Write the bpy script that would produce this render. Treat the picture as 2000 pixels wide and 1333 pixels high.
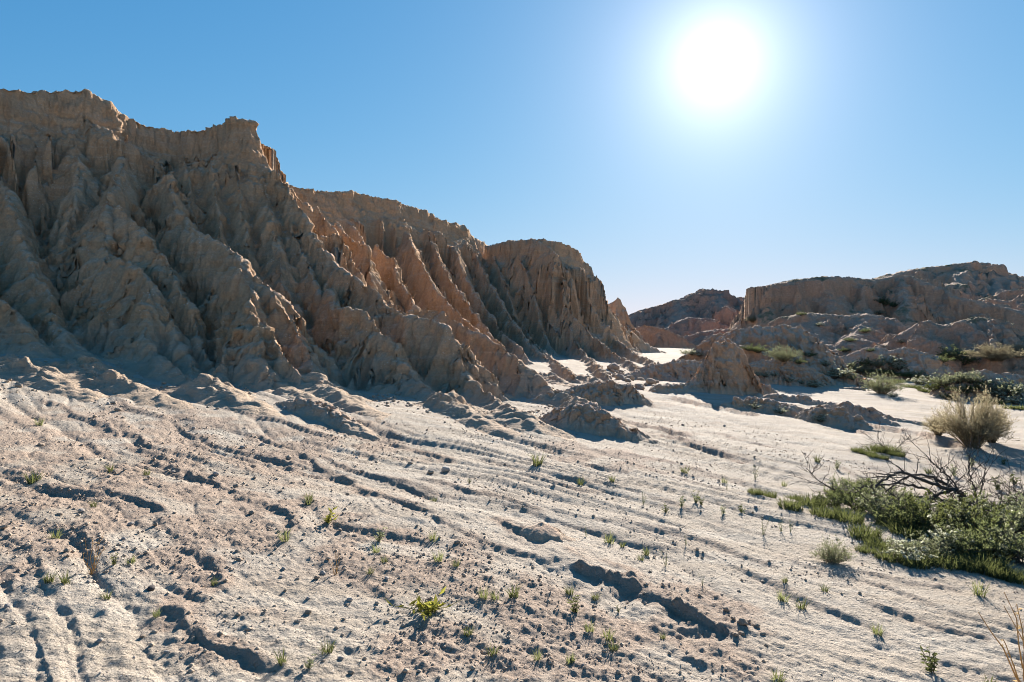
import bpy, math, random
import numpy as np

# ------------------------------------------------------------------ camera, sky, sun, exposure
scene = bpy.context.scene
for o in list(bpy.data.objects):
    bpy.data.objects.remove(o)
col = scene.collection
EYE = 1.65                       # camera height over the origin
FPX = 1333.0                     # focal length in photo pixels (24 mm on 36 mm)
cam_data = bpy.data.cameras.new('camera')
cam_data.lens = 24.0
cam_data.sensor_width = 36.0
cam_data.clip_start = 0.05
cam_data.clip_end = 20000
cam = bpy.data.objects.new('camera', cam_data)
col.objects.link(cam)
cam.location = (0, 0, EYE)
cam.rotation_euler = (math.radians(90), 0, 0)
scene.camera = cam

SUN_AZ = math.radians(16.7)      # to the right of straight ahead
SUN_EL = math.radians(21.4)
sun_vec = (math.sin(SUN_AZ) * math.cos(SUN_EL), math.cos(SUN_AZ) * math.cos(SUN_EL), math.sin(SUN_EL))
sd = bpy.data.lights.new('sun', 'SUN')
sd.energy = 4.4
sd.angle = math.radians(0.53)
sd.color = (1.0, 0.92, 0.83)
sun = bpy.data.objects.new('sun', sd)
col.objects.link(sun)
sun.location = (30, 60, 40)
sun.rotation_euler = (math.radians(90) - SUN_EL, 0, math.pi - SUN_AZ)

world = bpy.data.worlds.new('World')
scene.world = world
world.use_nodes = True
wt = world.node_tree
wt.nodes.clear()
def wn(t, **kw):
    n = wt.nodes.new(t)
    for k, v in kw.items():
        setattr(n, k, v)
    return n
w_out = wn('ShaderNodeOutputWorld')
sky = wn('ShaderNodeTexSky', sky_type='NISHITA', sun_disc=False)
sky.sun_elevation = SUN_EL
sky.sun_rotation = SUN_AZ
sky.altitude = 300
sky.air_density = 1.0
sky.dust_density = 0.05
sky.ozone_density = 3.0
SKY_TOP = 2.76
bg = wn('ShaderNodeBackground')
bg.inputs['Strength'].default_value = 0.1
# bright scattering ring of the air around the sun (the sky's own light)
tc = wn('ShaderNodeTexCoord')
nrm = wn('ShaderNodeVectorMath', operation='NORMALIZE')
dot = wn('ShaderNodeVectorMath', operation='DOT_PRODUCT')
dot.inputs[1].default_value = sun_vec
acs = wn('ShaderNodeMath', operation='ARCCOSINE')
def wmath(op, a, b=None, c=None):
    n = wn('ShaderNodeMath', operation=op)
    for i, v in enumerate((a, b, c)):
        if v is None:
            continue
        if isinstance(v, (int, float)):
            n.inputs[i].default_value = v
        else:
            wt.links.new(v, n.inputs[i])
    return n.outputs[0]
L = wt.links.new
L(tc.outputs['Generated'], nrm.inputs[0])
L(nrm.outputs[0], dot.inputs[0])
cl = wmath('MINIMUM', dot.outputs['Value'], 0.999999)
L(cl, acs.inputs[0])
th = acs.outputs[0]
g1 = wmath('EXPONENT', wmath('DIVIDE', th, -math.radians(2.9)))
g2 = wmath('EXPONENT', wmath('DIVIDE', th, -math.radians(9.0)))
glow = wmath('ADD', wmath('MULTIPLY', g1, 0.34), wmath('MULTIPLY', g2, 0.115))
bg2 = wn('ShaderNodeBackground')
bg2.inputs['Color'].default_value = (1.0, 0.91, 0.84, 1)
L(glow, bg2.inputs['Strength'])
addsh = wn('ShaderNodeAddShader')
# one tone curve over the whole sky, as a film would record it
sepc = wn('ShaderNodeSeparateColor')
comb = wn('ShaderNodeCombineColor')
L(sky.outputs[0], sepc.inputs[0])
for ci, (kk, pw) in enumerate(((0.060, 1.38), (0.170, 0.9), (0.265, 0.9))):
    e = wmath('EXPONENT', wmath('MULTIPLY', wmath('POWER', sepc.outputs[ci], pw), -kk))
    L(wmath('MULTIPLY', wmath('SUBTRACT', 1.0, e), SKY_TOP), comb.inputs[ci])
L(comb.outputs[0], bg.inputs['Color'])
L(bg.outputs[0], addsh.inputs[0])
L(bg2.outputs[0], addsh.inputs[1])
L(addsh.outputs[0], w_out.inputs['Surface'])

vs = scene.view_settings
vs.view_transform = 'Standard'
vs.look = 'None'
vs.gamma = 1.0
vs.use_curve_mapping = False
vs.exposure = 1.88
scene.cycles.use_denoising = True
scene.cycles.filter_width = 1.0
scene.cycles.max_bounces = 6
scene.cycles.transparent_max_bounces = 6

# ------------------------------------------------------------------ numpy noise
_P = np.random.RandomState(7).permutation(512).astype(np.int32)
_P = np.concatenate([_P, _P, _P])
_A = np.linspace(0, 2 * np.pi, 513)[:512]
_G2 = np.stack([np.cos(_A), np.sin(_A)], 1).astype(np.float32)
_r = np.random.RandomState(11).normal(size=(512, 3))
_G3 = (_r / np.linalg.norm(_r, axis=1, keepdims=True)).astype(np.float32)
def perlin2(x, y, seed=0):
    x = np.asarray(x, np.float32) + seed * 17.31
    y = np.asarray(y, np.float32) + seed * 9.77
    x, y = np.broadcast_arrays(x, y)
    xi = np.floor(x); yi = np.floor(y)
    xf = x - xi; yf = y - yi
    xi = xi.astype(np.int32) & 511; yi = yi.astype(np.int32) & 511
    u = xf * xf * xf * (xf * (xf * 6 - 15) + 10)
    v = yf * yf * yf * (yf * (yf * 6 - 15) + 10)
    def g(ix, iy, fx, fy):
        h = _P[_P[ix] + iy]
        gg = _G2[h]
        return gg[..., 0] * fx + gg[..., 1] * fy
    xj = (xi + 1) & 511; yj = (yi + 1) & 511
    a = g(xi, yi, xf, yf); b = g(xj, yi, xf - 1, yf)
    c = g(xi, yj, xf, yf - 1); d = g(xj, yj, xf - 1, yf - 1)
    a = a + u * (b - a); c = c + u * (d - c)
    return (a + v * (c - a)) * 1.45
def perlin3(x, y, z, seed=0):
    x = np.asarray(x, np.float32) + seed * 13.7
    y = np.asarray(y, np.float32) + seed * 5.3
    z = np.asarray(z, np.float32) + seed * 7.9
    xi = np.floor(x); yi = np.floor(y); zi = np.floor(z)
    xf = x - xi; yf = y - yi; zf = z - zi
    xi = xi.astype(np.int32) & 511; yi = yi.astype(np.int32) & 511; zi = zi.astype(np.int32) & 511
    u = xf * xf * (3 - 2 * xf); v = yf * yf * (3 - 2 * yf); w = zf * zf * (3 - 2 * zf)
    out = 0
    for dz in (0, 1):
        for dy in (0, 1):
            for dx in (0, 1):
                h = _P[_P[_P[(xi + dx) & 511] + ((yi + dy) & 511)] + ((zi + dz) & 511)]
                gg = _G3[h]
                val = gg[..., 0] * (xf - dx) + gg[..., 1] * (yf - dy) + gg[..., 2] * (zf - dz)
                out = out + val * (u if dx else 1 - u) * (v if dy else 1 - v) * (w if dz else 1 - w)
    return out * 1.5
def fbm2(x, y, n=4, seed=0, g=0.5):
    s = 0; a = 1.0; f = 1.0
    for i in range(n):
        s = s + a * perlin2(x * f, y * f, seed + i * 3)
        a *= g; f *= 2.03
    return s
def sstep(a, b, x):
    t = np.clip((x - a) / (b - a), 0, 1)
    return t * t * (3 - 2 * t)

# ------------------------------------------------------------------ the lie of the land
DX, DY = 0.53, 0.848             # along the foot of the cliff
NX, NY = 0.848, -0.53            # out from the cliff, down the apron
def sc_of(x, y):
    return x * DX + y * DY, x * NX + y * NY + 15.1
def ground0(x, y):
    """smooth apron (z relative to the world; camera foot near 0)"""
    s, c = sc_of(x, y)
    zs = np.where(s < 15, -0.026 * s, -0.39 - 0.005 * (s - 15))
    zs = np.where(s > 120, -0.39 - 0.525, zs)
    cc = np.clip(c, -3, 60)
    zc = -0.25 - 0.093 * np.minimum(cc, 16) + .34 * np.exp(-np.clip(cc - 2, 0, None) / 3.0) * (1 - sstep(5, 12, s)) - 0.02 * np.clip(cc - 16, 0, 44)
    return EYE + zs + zc
def pix(px, py, Y):
    return ((px - 1000.0) / FPX * Y, Y, EYE + (666.5 - py) / FPX * Y)
def at(px, py, f=None):
    """where the sight line through a photo pixel meets the ground"""
    f = f or ground0
    kx = (px - 1000.0) / FPX; kz = (666.5 - py) / FPX
    Ys = np.geomspace(1.5, 300, 3000)
    d = EYE + kz * Ys - f(kx * Ys, Ys)
    i = np.argmax(d < 0)
    if d[i] >= 0:
        i = len(Ys) - 1
    Y0, Y1 = Ys[max(i - 1, 0)], Ys[i]
    d0, d1 = d[max(i - 1, 0)], d[i]
    Y = Y0 if d0 == d1 else Y0 + (Y1 - Y0) * d0 / (d0 - d1)
    return np.array((kx * Y, Y, EYE + kz * Y))

# steps and gullies cut in the apron: photo polyline, depth, width of the low side
SCARPS = [
    ([(330, 872), (400, 930), (500, 962), (548, 998), (560, 1040), (530, 1066)], .085, .55, 1),
    ([(335, 1055), (385, 1110), (372, 1180), (400, 1235), (520, 1290), (560, 1310)], .08, .5, 1),
    ([(1062, 1085), (1180, 1118), (1290, 1160), (1400, 1215), (1475, 1252)], .15, .5, 1),
    ([(560, 860), (640, 905), (720, 955), (820, 992), (900, 1020)], .075, .7, 1),
    ([(740, 830), (800, 858), (910, 908)], .07, .6, 1),
    ([(940, 1008), (1000, 1035), (1090, 1052)], .07, .5, 1),
    ([(1270, 842), (1360, 870), (1460, 905)], .09, .8, 1),
    ([(1140, 912), (1230, 924)], .06, .5, 1),
    ([(640, 1010), (740, 1030), (850, 1065)], .05, .4, 1),
    ([(1000, 925), (1120, 955), (1210, 962)], .05, .5, 1),
    ([(80, 760), (180, 810), (270, 850), (350, 900)], .08, .6, 1),
    ([(1650, 1165), (1800, 1205), (1980, 1250)], .05, .4, 1),
    ([(1640, 1105), (1760, 1130), (1900, 1150)], .05, .4, 1),
    ([(1400, 1090), (1600, 1175), (1760, 1235)], .035, .4, 1),
    ([(620, 795), (680, 812), (720, 842)], .10, .6, 1),
    ([(1370, 835), (1500, 868), (1600, 890), (1700, 925)], .045, .6, 1),
    ([(430, 790), (560, 826), (650, 850)], .07, .6, 1),
    ([(480, 870), (600, 905), (700, 935)], .06, .5, 1),
    ([(180, 700 + 60), (300, 800), (420, 850)], .05, .5, 1),
    ([(850, 1010), (960, 1060), (1080, 1095)], .05, .5, 1),
    ([(0, 940), (120, 945), (240, 970), (330, 1010)], .06, .5, 1),
    ([(1500, 920), (1650, 945), (1760, 980)], .03, .4, 1),
    ([(1130, 800), (1280, 832), (1380, 856)], .14, .9, 1),
    ([(1470, 788), (1600, 815), (1720, 852)], .16, .9, 1),
    ([(1650, 818), (1800, 845), (1890, 880)], .18, .9, 1),
    ([(1290, 775), (1400, 795), (1500, 815)], .16, .9, 1),
    ([(1180, 880), (1300, 900), (1400, 925)], .06, .7, 1),
    ([(800, 930), (960, 965), (1080, 1000)], .06, .6, 1),
    ([(1200, 1020), (1400, 1060), (1560, 1110)], .05, .5, 1),
    ([(1050, 985), (1250, 1025), (1380, 1050)], .04, .5, 1),
    ([(900, 880), (1080, 930), (1240, 962), (1420, 1010)], .045, .35, 1),
    ([(420, 815), (600, 870), (760, 930), (900, 985)], .055, .4, 1),
    ([(980, 850), (1150, 890), (1300, 925), (1480, 975)], .045, .35, 1),
    ([(640, 1090), (760, 1150), (900, 1230), (1000, 1310)], .03, .3, 1),
    ([(1500, 1060), (1640, 1120), (1800, 1170), (1960, 1215)], .035, .3, 1),
    ([(1300, 1050), (1480, 1120), (1640, 1190), (1800, 1270)], .03, .3, 1),
    ([(700, 905), (860, 960), (1000, 985), (1200, 1040), (1420, 1090)], .04, .5, 1),
]
_scarps = [([tuple(at(*p)[:2]) for p in pl], dep, w) for pl, dep, w, _ in SCARPS]
# patches of broken crust (photo centre, radius in m)
CRUST = [((150, 960), 2.3), ((200, 840), 2.4), ((420, 880), 1.7), ((60, 1040), 1.2), ((780, 1080), .8), ((420, 1060), .7), ((560, 1000), .8), ((1150, 1240), .8),
         ((1000, 1180), .6), ((640, 850), 1.2), ((900, 1270), .6), ((450, 1230), .35), ((1320, 1280), .6), ((1150, 890), 1.0),
         ((1350, 1180), .6), ((300, 1000), .9)]
_crust = [(at(*p)[:2], r) for p, r in CRUST]

def apron(x, y, fine=True, want=False):
    x = np.asarray(x, np.float32); y = np.asarray(y, np.float32)
    z = ground0(x, y).astype(np.float32)
    r = np.hypot(x, y)
    z = z + 0.10 * fbm2(x / 5.5, y / 5.5, 3, 21) * sstep(2, 8, r)
    # flow coordinates: f runs down the wash, q across it
    a = np.float32(math.radians(42))
    wx = x + .10 * perlin2(x / .8, y / .8, 35) + 0.5 * perlin2(x / 2.6, y / 2.6, 31) + 0.9 * perlin2(x / 7, y / 7, 32)
    wy = y + .10 * perlin2(x / .8, y / .8, 36) + 0.5 * perlin2(x / 2.6, y / 2.6, 33) + 0.9 * perlin2(x / 7, y / 7, 34)
    ca, sa = math.cos(a), math.sin(a)
    f = wx * ca - wy * sa
    q = wx * sa + wy * ca
    near = 1 - sstep(25, 45, r)
    m = sstep(-.35, .35, perlin2(x / 3.1, y / 3.1, 40))
    r1 = 1 - np.abs(perlin2(q / 0.95, f / 7.0, 41)) * 2
    r2 = 1 - np.abs(perlin2(q / 0.30, f / 9.0, 42)) * 2
    r3 = perlin2(q / 0.10, f / 1.8, 43)
    z = z - (.35 + .65 * sstep(3, 6, r)) * (0.030 * np.clip(r1, 0, 1) ** 3 + 0.026 * np.clip(r2, 0, 1) ** 2.5 * (.35 + m)) * near
    z = z + 0.0065 * r3 * near * (0.4 + .8 * m)
    # saw-tooth steps facing up the valley side
    for fq, am, sd0 in ((.62, .013, 0), (.27, .010, 10), (.12, .006, 20)):
        st = perlin2(q / (fq * 1.7), f / (fq * 14), 47 + sd0) * 1.7 + perlin2(q / .2, f / .9, 46 + sd0) * .05 + perlin2(x / .06, y / .06, 45 + sd0) * .016 + q / fq
        saw = st - np.floor(st)
        key = perlin2(np.floor(st) * 7.31, f / 5.0, 49 + sd0)          # each step comes and goes along its length
        z = z + am * sstep(-.15, .5, key) * sstep(1.2 if sd0 else 2.6, 3 if sd0 else 5.5, r) * (np.minimum(saw / .07, (1 - saw) / .93) - .5) * near
    mud = np.zeros_like(z); brk = np.zeros_like(z)
    for pl, dep, w in _scarps:
        cx = [p[0] for p in pl]; cy = [p[1] for p in pl]
        pad = 1.7 * w + .6
        msk = (x > min(cx) - pad) & (x < max(cx) + pad) & (y > min(cy) - pad) & (y < max(cy) + pad)
        if not msk.any():
            continue
        xs = x[msk]; ys = y[msk]
        n1 = perlin2(xs / .30, ys / .30, 50); n2 = perlin2(xs / .30, ys / .30, 51)
        n3 = perlin2(xs / .09, ys / .09, 52)
        n4 = perlin2(xs / .045, ys / .045, 57)
        n6 = perlin2(xs / .16, ys / .16, 58)
        m1 = perlin2(xs / .8, ys / .8, 54); m2 = perlin2(xs / .8, ys / .8, 55)
        nf = 1.0 if dep >= .08 else .35
        xw = xs + nf * (.07 * n1 + .022 * n3 + .03 * n4 + .05 * n6) + .16 * m1; yw = ys + nf * (.07 * n2 + .022 * n3 - .03 * n4 - .05 * n6) + .16 * m2
        best = np.full(xs.shape, 1e9, np.float32); sg = np.ones_like(xs); tt = np.zeros_like(xs)
        tot = sum(math.dist(pl[i], pl[i + 1]) for i in range(len(pl) - 1)); acc = 0
        for (x0, y0), (x1, y1) in zip(pl[:-1], pl[1:]):
            ln = math.hypot(x1 - x0, y1 - y0); ux, uy = (x1 - x0) / ln, (y1 - y0) / ln
            t = np.clip((xw - x0) * ux + (yw - y0) * uy, 0, ln)
            ex = xw - x0 - t * ux; ey = yw - y0 - t * uy
            d = np.hypot(ex, ey)
            b = d < best
            best = np.where(b, d, best)
            sg = np.where(b, np.sign(ex * uy - ey * ux), sg)   # + : right of travel
            tt = np.where(b, (acc + t) / tot, tt)
            acc += ln
        env = sstep(0, .18, tt) * sstep(0, .14, 1 - tt) * np.clip(.9 + .35 * perlin2(xs / .5, ys / .5, 56), .1, 1.3)
        sd_ = best * sg
        low = np.where(sd_ > 0, sstep(-.0, .055, sd_) * (1 - sstep(.05 * w, 1.7 * w, sd_)), 0)
        lip = np.exp(-(np.minimum(sd_, 0) / .16) ** 2) * (sd_ <= 0) * .28
        lip = np.where(sd_ > 0, .28 * (1 - sstep(0, .05, sd_)), lip)
        rough = 1 + .5 * perlin2(xs / .16, ys / .16, 53)
        lev = (.34 if dep < .08 else .27 if dep < .12 else .42) if dep != .15 else .42
        if dep == .15:
            env = env * np.clip(.62 + 1.0 * n1 + .6 * n6 + .25 * perlin2(xs / .4, ys / .4, 59), .08, 1.35)
        face = np.exp(-(sd_ / .10) ** 2) * env * (2.2 if dep == .15 else 1)
        low = low * (1 + .25 * n3 + .2 * n4)
        z[msk] += lev * dep * env * (lip * rough - low) + face * (.012 * n4 + .014 * n3 + .008) * min(dep / .14, 1) ** 2
        mud[msk] = np.maximum(mud[msk], np.exp(-((sd_ - .03) / .07) ** 2) * env * min(dep / .1, 1))
        brk[msk] = np.maximum(brk[msk], np.exp(-((sd_ + .12) / .28) ** 2) * env * min(dep / .11, 1) ** 2)
    if fine:
        cm = np.zeros_like(x)
        for (cx, cy), rr in _crust:
            cm = np.maximum(cm, 1 - sstep(.45 * rr, 1.15 * rr, np.hypot(x - cx, y - cy)))
        cm = np.maximum(cm, .5 * sstep(.35, .7, fbm2(x / 1.9, y / 1.9, 2, 60)))
        cm = cm * sstep(-.55, .1, perlin2(x / .45, y / .45, 61)) * near
        l1 = perlin2(x / .21, y / .21, 62); l2 = perlin2(x / .085, y / .085, 63); l3 = perlin2(x / .04, y / .04, 64)
        clod = np.clip(l2 + .35 * l1, 0, 1)
        cm = np.maximum(cm, .8 * brk)
        z = z + cm * (.015 * np.abs(l1) + .013 * clod + .011 * np.abs(l3))
        z = z + .006 * l2 * near * (.5 + m) + .0050 * l3 * (1 - sstep(6, 14, r))
        if want:
            return z, np.clip(cm * (.55 + .8 * np.abs(l1)) + mud, 0, 1)
    return z

# ------------------------------------------------------------------ relief from ridge lines
TAB = {
    'spur':  ([0, .10, .45, 1.4, 3.0, 8], [0, .11, .86, 3.2, 6.6, 16]),
    'block': ([0, .22, .42, 1.0, 3, 8], [0, .08, .95, 2.0, 5.5, 14]),
    'sharp': ([0, .05, .35, 1.2, 3.0, 8], [0, .07, .84, 3.4, 7.4, 18]),
    'wall':  ([0, .14, .38, .85, 1.2, 1.9, 2.8, 4.3, 7, 12], [0, .70, 1.25, 1.75, 3.0, 4.5, 5.6, 7.0, 9, 12]),
    'bank':  ([0, .12, .30, .6, 1.2, 3], [0, .04, .22, .60, 1.15, 2.4]),
    'hill':  ([0, .5, 2, 6, 20], [0, .12, 1.0, 4.2, 15]),
    'mesa':  ([0, .5, 1.4, 3, 8, 20], [0, .35, 1.9, 4.0, 7.6, 15]),
}
def ridge_height(X, Y, pts, tab='spur', flute=.3, freq=.8, back=None, seed=0, backw=2.5):
    """height of a ridge line with eroded flanks; back = slope behind the line (plateau)"""
    best = np.full(X.shape, -1e9, np.float32)
    bd = np.zeros_like(X); bt = np.zeros_like(X); bz = np.zeros_like(X); bs = np.ones_like(X)
    past = np.zeros(X.shape, bool)
    acc = 0.0
    n = len(pts) - 1
    for i in range(n):
        x0, y0, z0 = pts[i]; x1, y1, z1 = pts[i + 1]
        ln = max(math.hypot(x1 - x0, y1 - y0), 1e-4); ux, uy = (x1 - x0) / ln, (y1 - y0) / ln
        tr = (X - x0) * ux + (Y - y0) * uy
        t = np.clip(tr, 0, ln)
        ex = X - x0 - t * ux; ey = Y - y0 - t * uy
        d = np.sqrt(ex * ex + ey * ey)
        zz = z0 + (z1 - z0) * (t / ln)
        h = zz - 1.9 * d
        b = h > best
        over = np.arctan2(tr - t, np.abs(ex * uy - ey * ux) + 1e-4)
        best = np.where(b, h, best)
        bd = np.where(b, d, bd); bz = np.where(b, zz, bz)
        past = np.where(b, ((tr < 0) & (i == 0)) | ((tr > ln) & (i == n - 1)), past)
        bt = np.where(b, acc + t + over * .9, bt)
        bs = np.where(b, np.sign(ex * uy - ey * ux), bs)
        acc += ln
    tb = TAB[tab]
    tf = bt * freq + bs * 37.7 + seed * 5.13
    wob = .25 * bd
    fl = np.abs(perlin2(tf + .25 * perlin2(bd * .9, tf, seed + 2), bd * .22, seed)) * 2.0 - .55
    fl = fl + .38 * (np.abs(perlin2(tf * 2.7 + .3 * perlin2(bd * 2, tf, seed + 3), bd * .5, seed + 5)) * 2 - .5) + .1 * perlin2(tf * 6.5, bd * 1.5, seed + 6)
    ramp = np.minimum(bd * 1.1, 1.0) * (.35 + .65 * sstep(0, 1.6, bd))
    de = np.maximum(bd + 1.55 * flute * fl * ramp, 0)
    H = bz - np.interp(de, tb[0], tb[1]).astype(np.float32)
    if back is not None:
        H = np.where((bs < 0) & ~past, np.maximum(bz - back * bd - 1.2 * np.maximum(bd - backw, 0), H), H)
    return H

def mesh_from_grid(name, P, mask=None, mat=None, smooth=True):
    nr, nc, _ = P.shape
    idx = np.arange(nr * nc).reshape(nr, nc)
    q = np.stack([idx[:-1, :-1], idx[:-1, 1:], idx[1:, 1:], idx[1:, :-1]], -1).reshape(-1, 4)
    if mask is not None:
        mk = mask.reshape(-1)
        q = q[mk[q].any(1)]
    used = np.unique(q)
    remap = np.full(nr * nc, -1, np.int64); remap[used] = np.arange(len(used))
    q = remap[q]
    V = P.reshape(-1, 3)[used].astype(np.float32)
    return mesh_np(name, V, q, mat, smooth)
def mesh_np(name, V, F, mat=None, smooth=True):
    """V (n,3), F (m,k) uniform polygons"""
    me = bpy.data.meshes.new(name)
    k = F.shape[1]
    me.vertices.add(len(V)); me.loops.add(F.size); me.polygons.add(len(F))
    me.vertices.foreach_set('co', np.ascontiguousarray(V, np.float32).ravel())
    me.loops.foreach_set('vertex_index', F.astype(np.int32).ravel())
    me.polygons.foreach_set('loop_start', (np.arange(len(F)) * k).astype(np.int32))
    me.polygons.foreach_set('loop_total', np.full(len(F), k, np.int32))
    me.polygons.foreach_set('use_smooth', np.full(len(F), smooth, bool))
    me.update(calc_edges=True)
    if mat:
        me.materials.append(mat)
    return me
def link(name, me, parent=None, **props):
    o = bpy.data.objects.new(name, me)
    col.objects.link(o)
    if parent:
        o.parent = parent
    for k, v in props.items():
        o[k] = v
    return o
def grid_normals(P):
    du = np.gradient(P, axis=1); dv = np.gradient(P, axis=0)
    n = np.cross(du, dv)
    n /= np.linalg.norm(n, axis=2, keepdims=True) + 1e-9
    n *= np.sign(n[..., 2:3] + 1e-9)
    return n
SURF = []
def surface(x, y):
    """height of the ground or of a mound standing on it"""
    x = np.atleast_1d(np.asarray(x, float)); y = np.atleast_1d(np.asarray(y, float))
    z = apron(x, y, True).astype(float)
    for x0, y0, st, Zg in SURF:
        i = np.round((x - x0) / st).astype(int); j = np.round((y - y0) / st).astype(int)
        ok = (i >= 0) & (j >= 0) & (i < Zg.shape[1]) & (j < Zg.shape[0])
        z[ok] = np.maximum(z[ok], Zg[j[ok], i[ok]])
    return z
def at_top(px, py):
    """where the sight line through a photo pixel first meets ground or mound"""
    kx = (px - 1000.0) / FPX; kz = (666.5 - py) / FPX
    Ys = np.geomspace(2.5, 130, 1400)
    d = EYE + kz * Ys - surface(kx * Ys, Ys)
    i = int(np.argmax(d < 0.0))
    if d[i] >= 0:
        i = len(Ys) - 1
    Y = Ys[i]
    return np.array((kx * Y, Y, float(surface(kx * Y, Y)[0])))
def smax(a, b, k):
    h = np.clip(.5 + .5 * (a - b) / k, 0, 1)
    return b + (a - b) * h + k * h * (1 - h)

def relief(name, ridges, X, Y, mat, warp=.12, wl=.9, disp=1.0, dl=.5, strata=1.0, fillet=.25, sink=.04, seed=0, cap=0, fan_h=1.0, **props):
    X = X.astype(np.float32); Y = Y.astype(np.float32)
    Xw = X + warp * fbm2(X / wl, Y / wl, 3, seed + 70); Yw = Y + warp * fbm2(X / wl, Y / wl, 3, seed + 80)
    H = np.full(X.shape, -1e9, np.float32)
    for i, R in enumerate(ridges):
        pts = [pix(*p) for p in R['p']]
        xs = [p[0] for p in pts]; ys = [p[1] for p in pts]
        pad = R.get('pad', 9)
        m = (Xw > min(xs) - pad) & (Xw < max(xs) + pad) & (Yw > min(ys) - pad) & (Yw < max(ys) + pad)
        if not m.any():
            continue
        h = ridge_height(Xw[m], Yw[m], pts, R.get('tab', 'spur'), R.get('fl', .3), R.get('fq', .8), R.get('back'), seed + i, R.get('bw', 2.5))
        H[m] = np.maximum(H[m], h)
    G = apron(X, Y, False)
    Z = smax(np.maximum(H, G - 5), G - sink, fillet)
    P = np.stack([X, Y, Z], -1)
    live = H > G - max(.3, fillet * 1.15)
    n = grid_normals(P)
    steep = np.sqrt(np.clip(1 - n[..., 2] ** 2, 0, 1))
    x, y, z = P[..., 0], P[..., 1], P[..., 2]
    d = np.zeros_like(Z)
    xm, ym, zm = x[live], y[live], z[live]
    n1 = perlin3(xm / (dl * 1.5), ym / (dl * 1.5), zm / (dl * 2.6), 3 + seed)
    n2 = perlin3(xm / (dl * .55), ym / (dl * .55), zm / (dl * 1.7), 4 + seed)
    n3 = perlin3(xm / (dl * .24), ym / (dl * .24), zm / (dl * .55), 5 + seed)
    n4 = perlin3(xm / (dl * .11), ym / (dl * .11), zm / (dl * .14), 6 + seed)
    n5 = perlin3(xm / (dl * .75), ym / (dl * .75), zm / (dl * .40), 7 + seed)
    blk = sstep(-.05, .45, perlin3(xm / (dl * 3.2), ym / (dl * 3.2), zm / (dl * 2.4), 8 + seed))
    top = sstep(.55, .95, (zm - G[live]) / cap) if cap else 0
    blk = np.maximum(blk, top)
    zz = zm + .35 * n1 * dl * 2
    st = perlin2(zz / (dl * .42), np.float32(.15) * xm / dl + .1 * ym / dl, 9) + .7 * perlin2(zz / (dl * .15), .3 * xm / dl, 10)
    gr = np.clip(1 - np.abs(n2) * 3.2, 0, 1) ** 2
    v = disp * dl * (.16 * n1 + (.12 * n2 - .15 * gr) * (1 - .75 * top) + (.045 + .10 * blk) * n3 - .05 * np.clip(1 - np.abs(n3) * 3.5, 0, 1) - .16 * blk * np.clip(.18 - np.abs(n5), 0, 1)
                     + .17 * blk * n5 + (.03 + .04 * blk) * n4)
    st = np.tanh(2.2 * st)
    v = v + strata * dl * (.035 + .085 * blk) * st * sstep(.45, .9, steep[live])
    v = v * sstep(-.05, .25, (Z - G)[live])
    d[live] = v
    P = P + n * d[..., None]
    if X[0, 1] != X[1, 0] and abs(Y[0, 0] - Y[0, 1]) < 1e-6:
        SURF.append((float(X[0, 0]), float(Y[0, 0]), float(X[0, 1] - X[0, 0]), P[..., 2]))
    me = mesh_from_grid(name, P, live, mat)
    fan = 1 - sstep(.02, .55 * fan_h, Z - G + .25 * fan_h * fbm2(X / 1.1, Y / 1.1, 3, 95))
    q_ = np.arange(X.size).reshape(X.shape)
    ql = np.stack([q_[:-1, :-1], q_[:-1, 1:], q_[1:, 1:], q_[1:, :-1]], -1).reshape(-1, 4)
    used = np.unique(ql[live.reshape(-1)[ql].any(1)])
    me.attributes.new('fan', 'FLOAT', 'POINT').data.foreach_set('value', fan.ravel()[used].astype(np.float32))
    return link(name, me, **props)

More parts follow.
